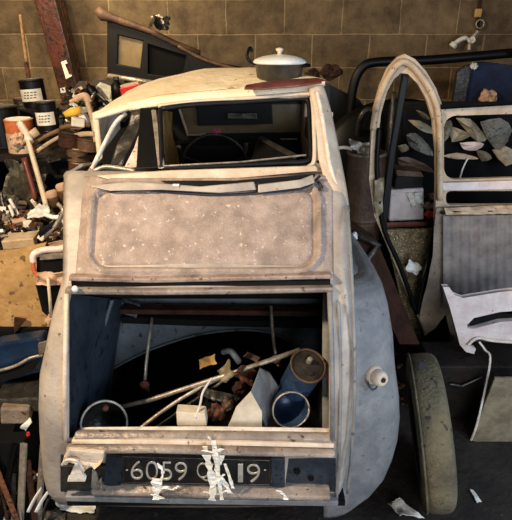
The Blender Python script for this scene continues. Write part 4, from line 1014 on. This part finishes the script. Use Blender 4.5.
# heap of bent sheets
random.seed(21)
def leafobj(pp, Y, m, label, th=.006, bow=.008, name='bent_sheet'):
    """closed blade outline, domed"""
    P3 = smoothpath([P(x,y,Y+random.uniform(-.035,.0)) for x,y in pp]+[P(pp[0][0],pp[0][1],Y)], 2)[:-1]
    c_ = sum(P3, Vector())/len(P3); bm = new(); rings = [P3]
    vs = []
    for s in (1,.8,.5,.2):
        vs.append([bm.verts.new(c_+(p-c_)*s+Vector((0,-bow*(1-s*s),0))) for p in P3])
    n = len(P3)
    for a, b_ in zip(vs, vs[1:]):
        for k in range(n): bm.faces.new((a[k], a[(k+1)%n], b_[(k+1)%n], b_[k]))
    bm.faces.new(vs[-1])
    return T(name, bm, m, label, 'sheet metal', solid=th)
leafobj([(406,135),(415,133),(428,145),(433,156),(420,152),(410,146)], 2.942, 'olive', 'leaf shaped grey sheet in the middle of the door arch')
leafobj([(408,120),(420,121),(433,129),(433,134),(420,130)], 2.954, 'leaf', 'narrow tan blade near the top of the door arch')
leafobj([(416,110),(424,113),(430,119),(424,118)], 2.966, 'leaf', 'smallest pale blade highest in the door arch')
leafobj([(398,158),(408,157),(425,164),(434,172),(420,170),(400,165)], 2.978, 'drum', 'brown curved sheet just above the plastic container')
leafobj([(398,146),(406,144),(409,149),(402,152)], 2.990, 'leaf', 'pale rounded plate left of the leaf shaped sheet')
leafobj([(442,125),(450,120),(452,130),(444,142)], 2.930, 'olive', 'grey upright blade at the left of the right-hand window')
leafobj([(450,126),(462,130),(470,136),(452,142)], 2.942, 'leaf', 'fan shaped pale sheet in the right-hand window')
leafobj([(456,118),(470,119),(480,130),(488,138),(478,142),(466,130)], 2.954, 'leaf', 'long tan bent sheet across the right-hand window')
leafobj([(460,143),(474,142),(484,144),(476,150),(464,149)], 2.966, 'pinkwhite', 'short pale bent plate under the long tan sheet')
leafobj([(442,156),(456,153),(472,156),(478,159),(456,159)], 2.978, 'archcream', 'flat pale strip low in the right-hand window')
leafobj([(476,150),(486,152),(492,158),(482,161)], 2.990, 'leaf', 'small tan scoop at the right of the window heap')
leafobj([(480,122),(500,118),(512,130),(500,150),(488,140)], 2.930, 'olive', 'grey sheet at the far right of the window heap')
leafobj([(492,150),(505,146),(520,156),(506,166)], 2.942, 'leaf', 'tan sheet lowest at the far right of the window heap')
leafobj([(452,108),(470,110),(476,114),(458,116)], 2.954, 'olive', 'thin grey sheet behind the top edge of the window')
T('bent_wire', tube(new(), smoothpath([P(468,158,2.84),P(463,168,2.84),P(460,178,2.84)]), .004, 6), 'white', 'thin white wire hanging in the right-hand window', 'wire')
T('scrap_backing', box(new(), (1.45,3.2,1.045), (1.3,.34,.59)), 'void', 'black trunk added behind the heap of bent sheets', 'backing', bevel=.02)  # added box that keeps the background behind the sheets dark
# upright thing left of arch interior
stickobj((394,92,3.0),(388,160,2.9),.012,'dsteel','dark rod standing inside the left of the door arch','rod','rod')
# blue cloth and wall tap
bs = T('blue_sack', slab(new(), [P(468,66,4.45),P(486,62,4.45),P(520,66,4.45),P(520,122,4.45),P(458,122,4.45),P(462,90,4.45)], .12), 'blue', 'blue cloth sack leaning at the right edge under the tube frame', 'sack', bevel=.04)
T('grey_post', slab(new(), [P(458,70,4.4),P(468,64,4.4),P(472,70,4.4),P(462,122,4.4),P(450,122,4.4)], .05), 'dsteel', 'dark grey post beside the blue sack', 'post', bevel=.01)
lump(474,66,4.42,.025,2,'white','small white cup on top of the grey post','cup','white_cup')
lump(488,98,4.35,.06,5,'skin','peach coloured rag beside the blue sack','rag','peach_rag')
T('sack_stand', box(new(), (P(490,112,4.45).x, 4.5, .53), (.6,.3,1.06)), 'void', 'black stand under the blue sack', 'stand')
tp = thing('wall_valve', 'bright metal wall valve with crumpled lever on the block wall upper right', 'valve', P(465,40,5.25))
part('lever', tube(new(), smoothpath([P(452,47,5.15),P(458,41,5.15),P(466,38,5.15),P(470,42,5.15)]), [.035]*4+[.02]*9+[.014]*6, 8), 'white', tp, smooth=True)
part('fork', tube(new(), smoothpath([P(469,50,5.17),P(470,42,5.17),P(474,36,5.17),P(478,31,5.17)]), .02, 8), 'steel', tp, smooth=True)
part('stem', tube(new(), [P(472,40,5.15),P(473,40,5.30)], .03, 8), 'steel', tp)
part('pipe', tube(new(), [P(480,0,5.26)+Vector((0,0,.6)),P(479,10,5.26),P(478,30,5.26)], .016, 8), 'rustdark', tp, smooth=True)
part('pipe_clamp', box(new(), P(478,13,5.23), (.06,.04,.07)), 'tan', tp, bevel=.01)
part('pipe_ring', tube(new(), [P(480,24,5.22)+Vector((.035*math.cos(a),0,.035*math.sin(a))) for a in [2*math.pi*k/20 for k in range(21)]], .008, 6), 'steel', tp, smooth=True)

# ------------------------------------------------------------ lights
def area(name, loc, target, sx, sy, e, col):
    l = bpy.data.lights.new(name, 'AREA'); l.shape = 'RECTANGLE'; l.size = sx; l.size_y = sy; l.energy = e; l.color = col
    o = bpy.data.objects.new(name, l); COL.objects.link(o); o.location = loc
    o.rotation_euler = (Vector(target)-Vector(loc)).to_track_quat('-Z', 'Y').to_euler(); return o
area('doorway_daylight', (.9,-2.5,1.5), (.2,1.6,.7), 2.2, 1.9, 95, (.88,.93,1))
area('side_daylight', (2.3,.2,1.7), (.3,1.6,.5), .9, 1.2, 46, (.55,.73,1))
lp = bpy.data.lights.new('work_lamp', 'SPOT'); lp.energy = 260; lp.color = (1,.80,.55); lp.shadow_soft_size = .10; lp.spot_size = math.radians(110); lp.spot_blend = .6
lo = bpy.data.objects.new('work_lamp', lp); COL.objects.link(lo); lo.location = (-1.5,.6,2.5); lo.rotation_euler = (Vector((-.4,2.6,1.0))-lo.location).to_track_quat('-Z','Y').to_euler()
area('wall_fill_light', (-1.7,3.7,2.7), (-.9,5.0,.9), 1.2, .2, 62, (1,.80,.52))  # added warm fill to brighten the back wall; no fixture here
W = bpy.data.worlds.new('w'); SC.world = W; W.use_nodes = True
W.node_tree.nodes['Background'].inputs[0].default_value = (.7,.75,.8,1); W.node_tree.nodes['Background'].inputs[1].default_value = .35

# ------------------------------------------------------------ camera
cam = bpy.data.cameras.new('camera'); co = bpy.data.objects.new('camera', cam); COL.objects.link(co)
cam.sensor_fit = 'HORIZONTAL'; cam.sensor_width = 36; cam.lens = 36*F/512; cam.clip_start = .05
co.location = (0,0,H); co.rotation_euler = (math.radians(90)-PT, 0, 0)
SC.camera = co
SC.view_settings.view_transform = 'Standard'; SC.view_settings.look = 'None'; SC.view_settings.gamma = 1
SC.view_settings.exposure = .1
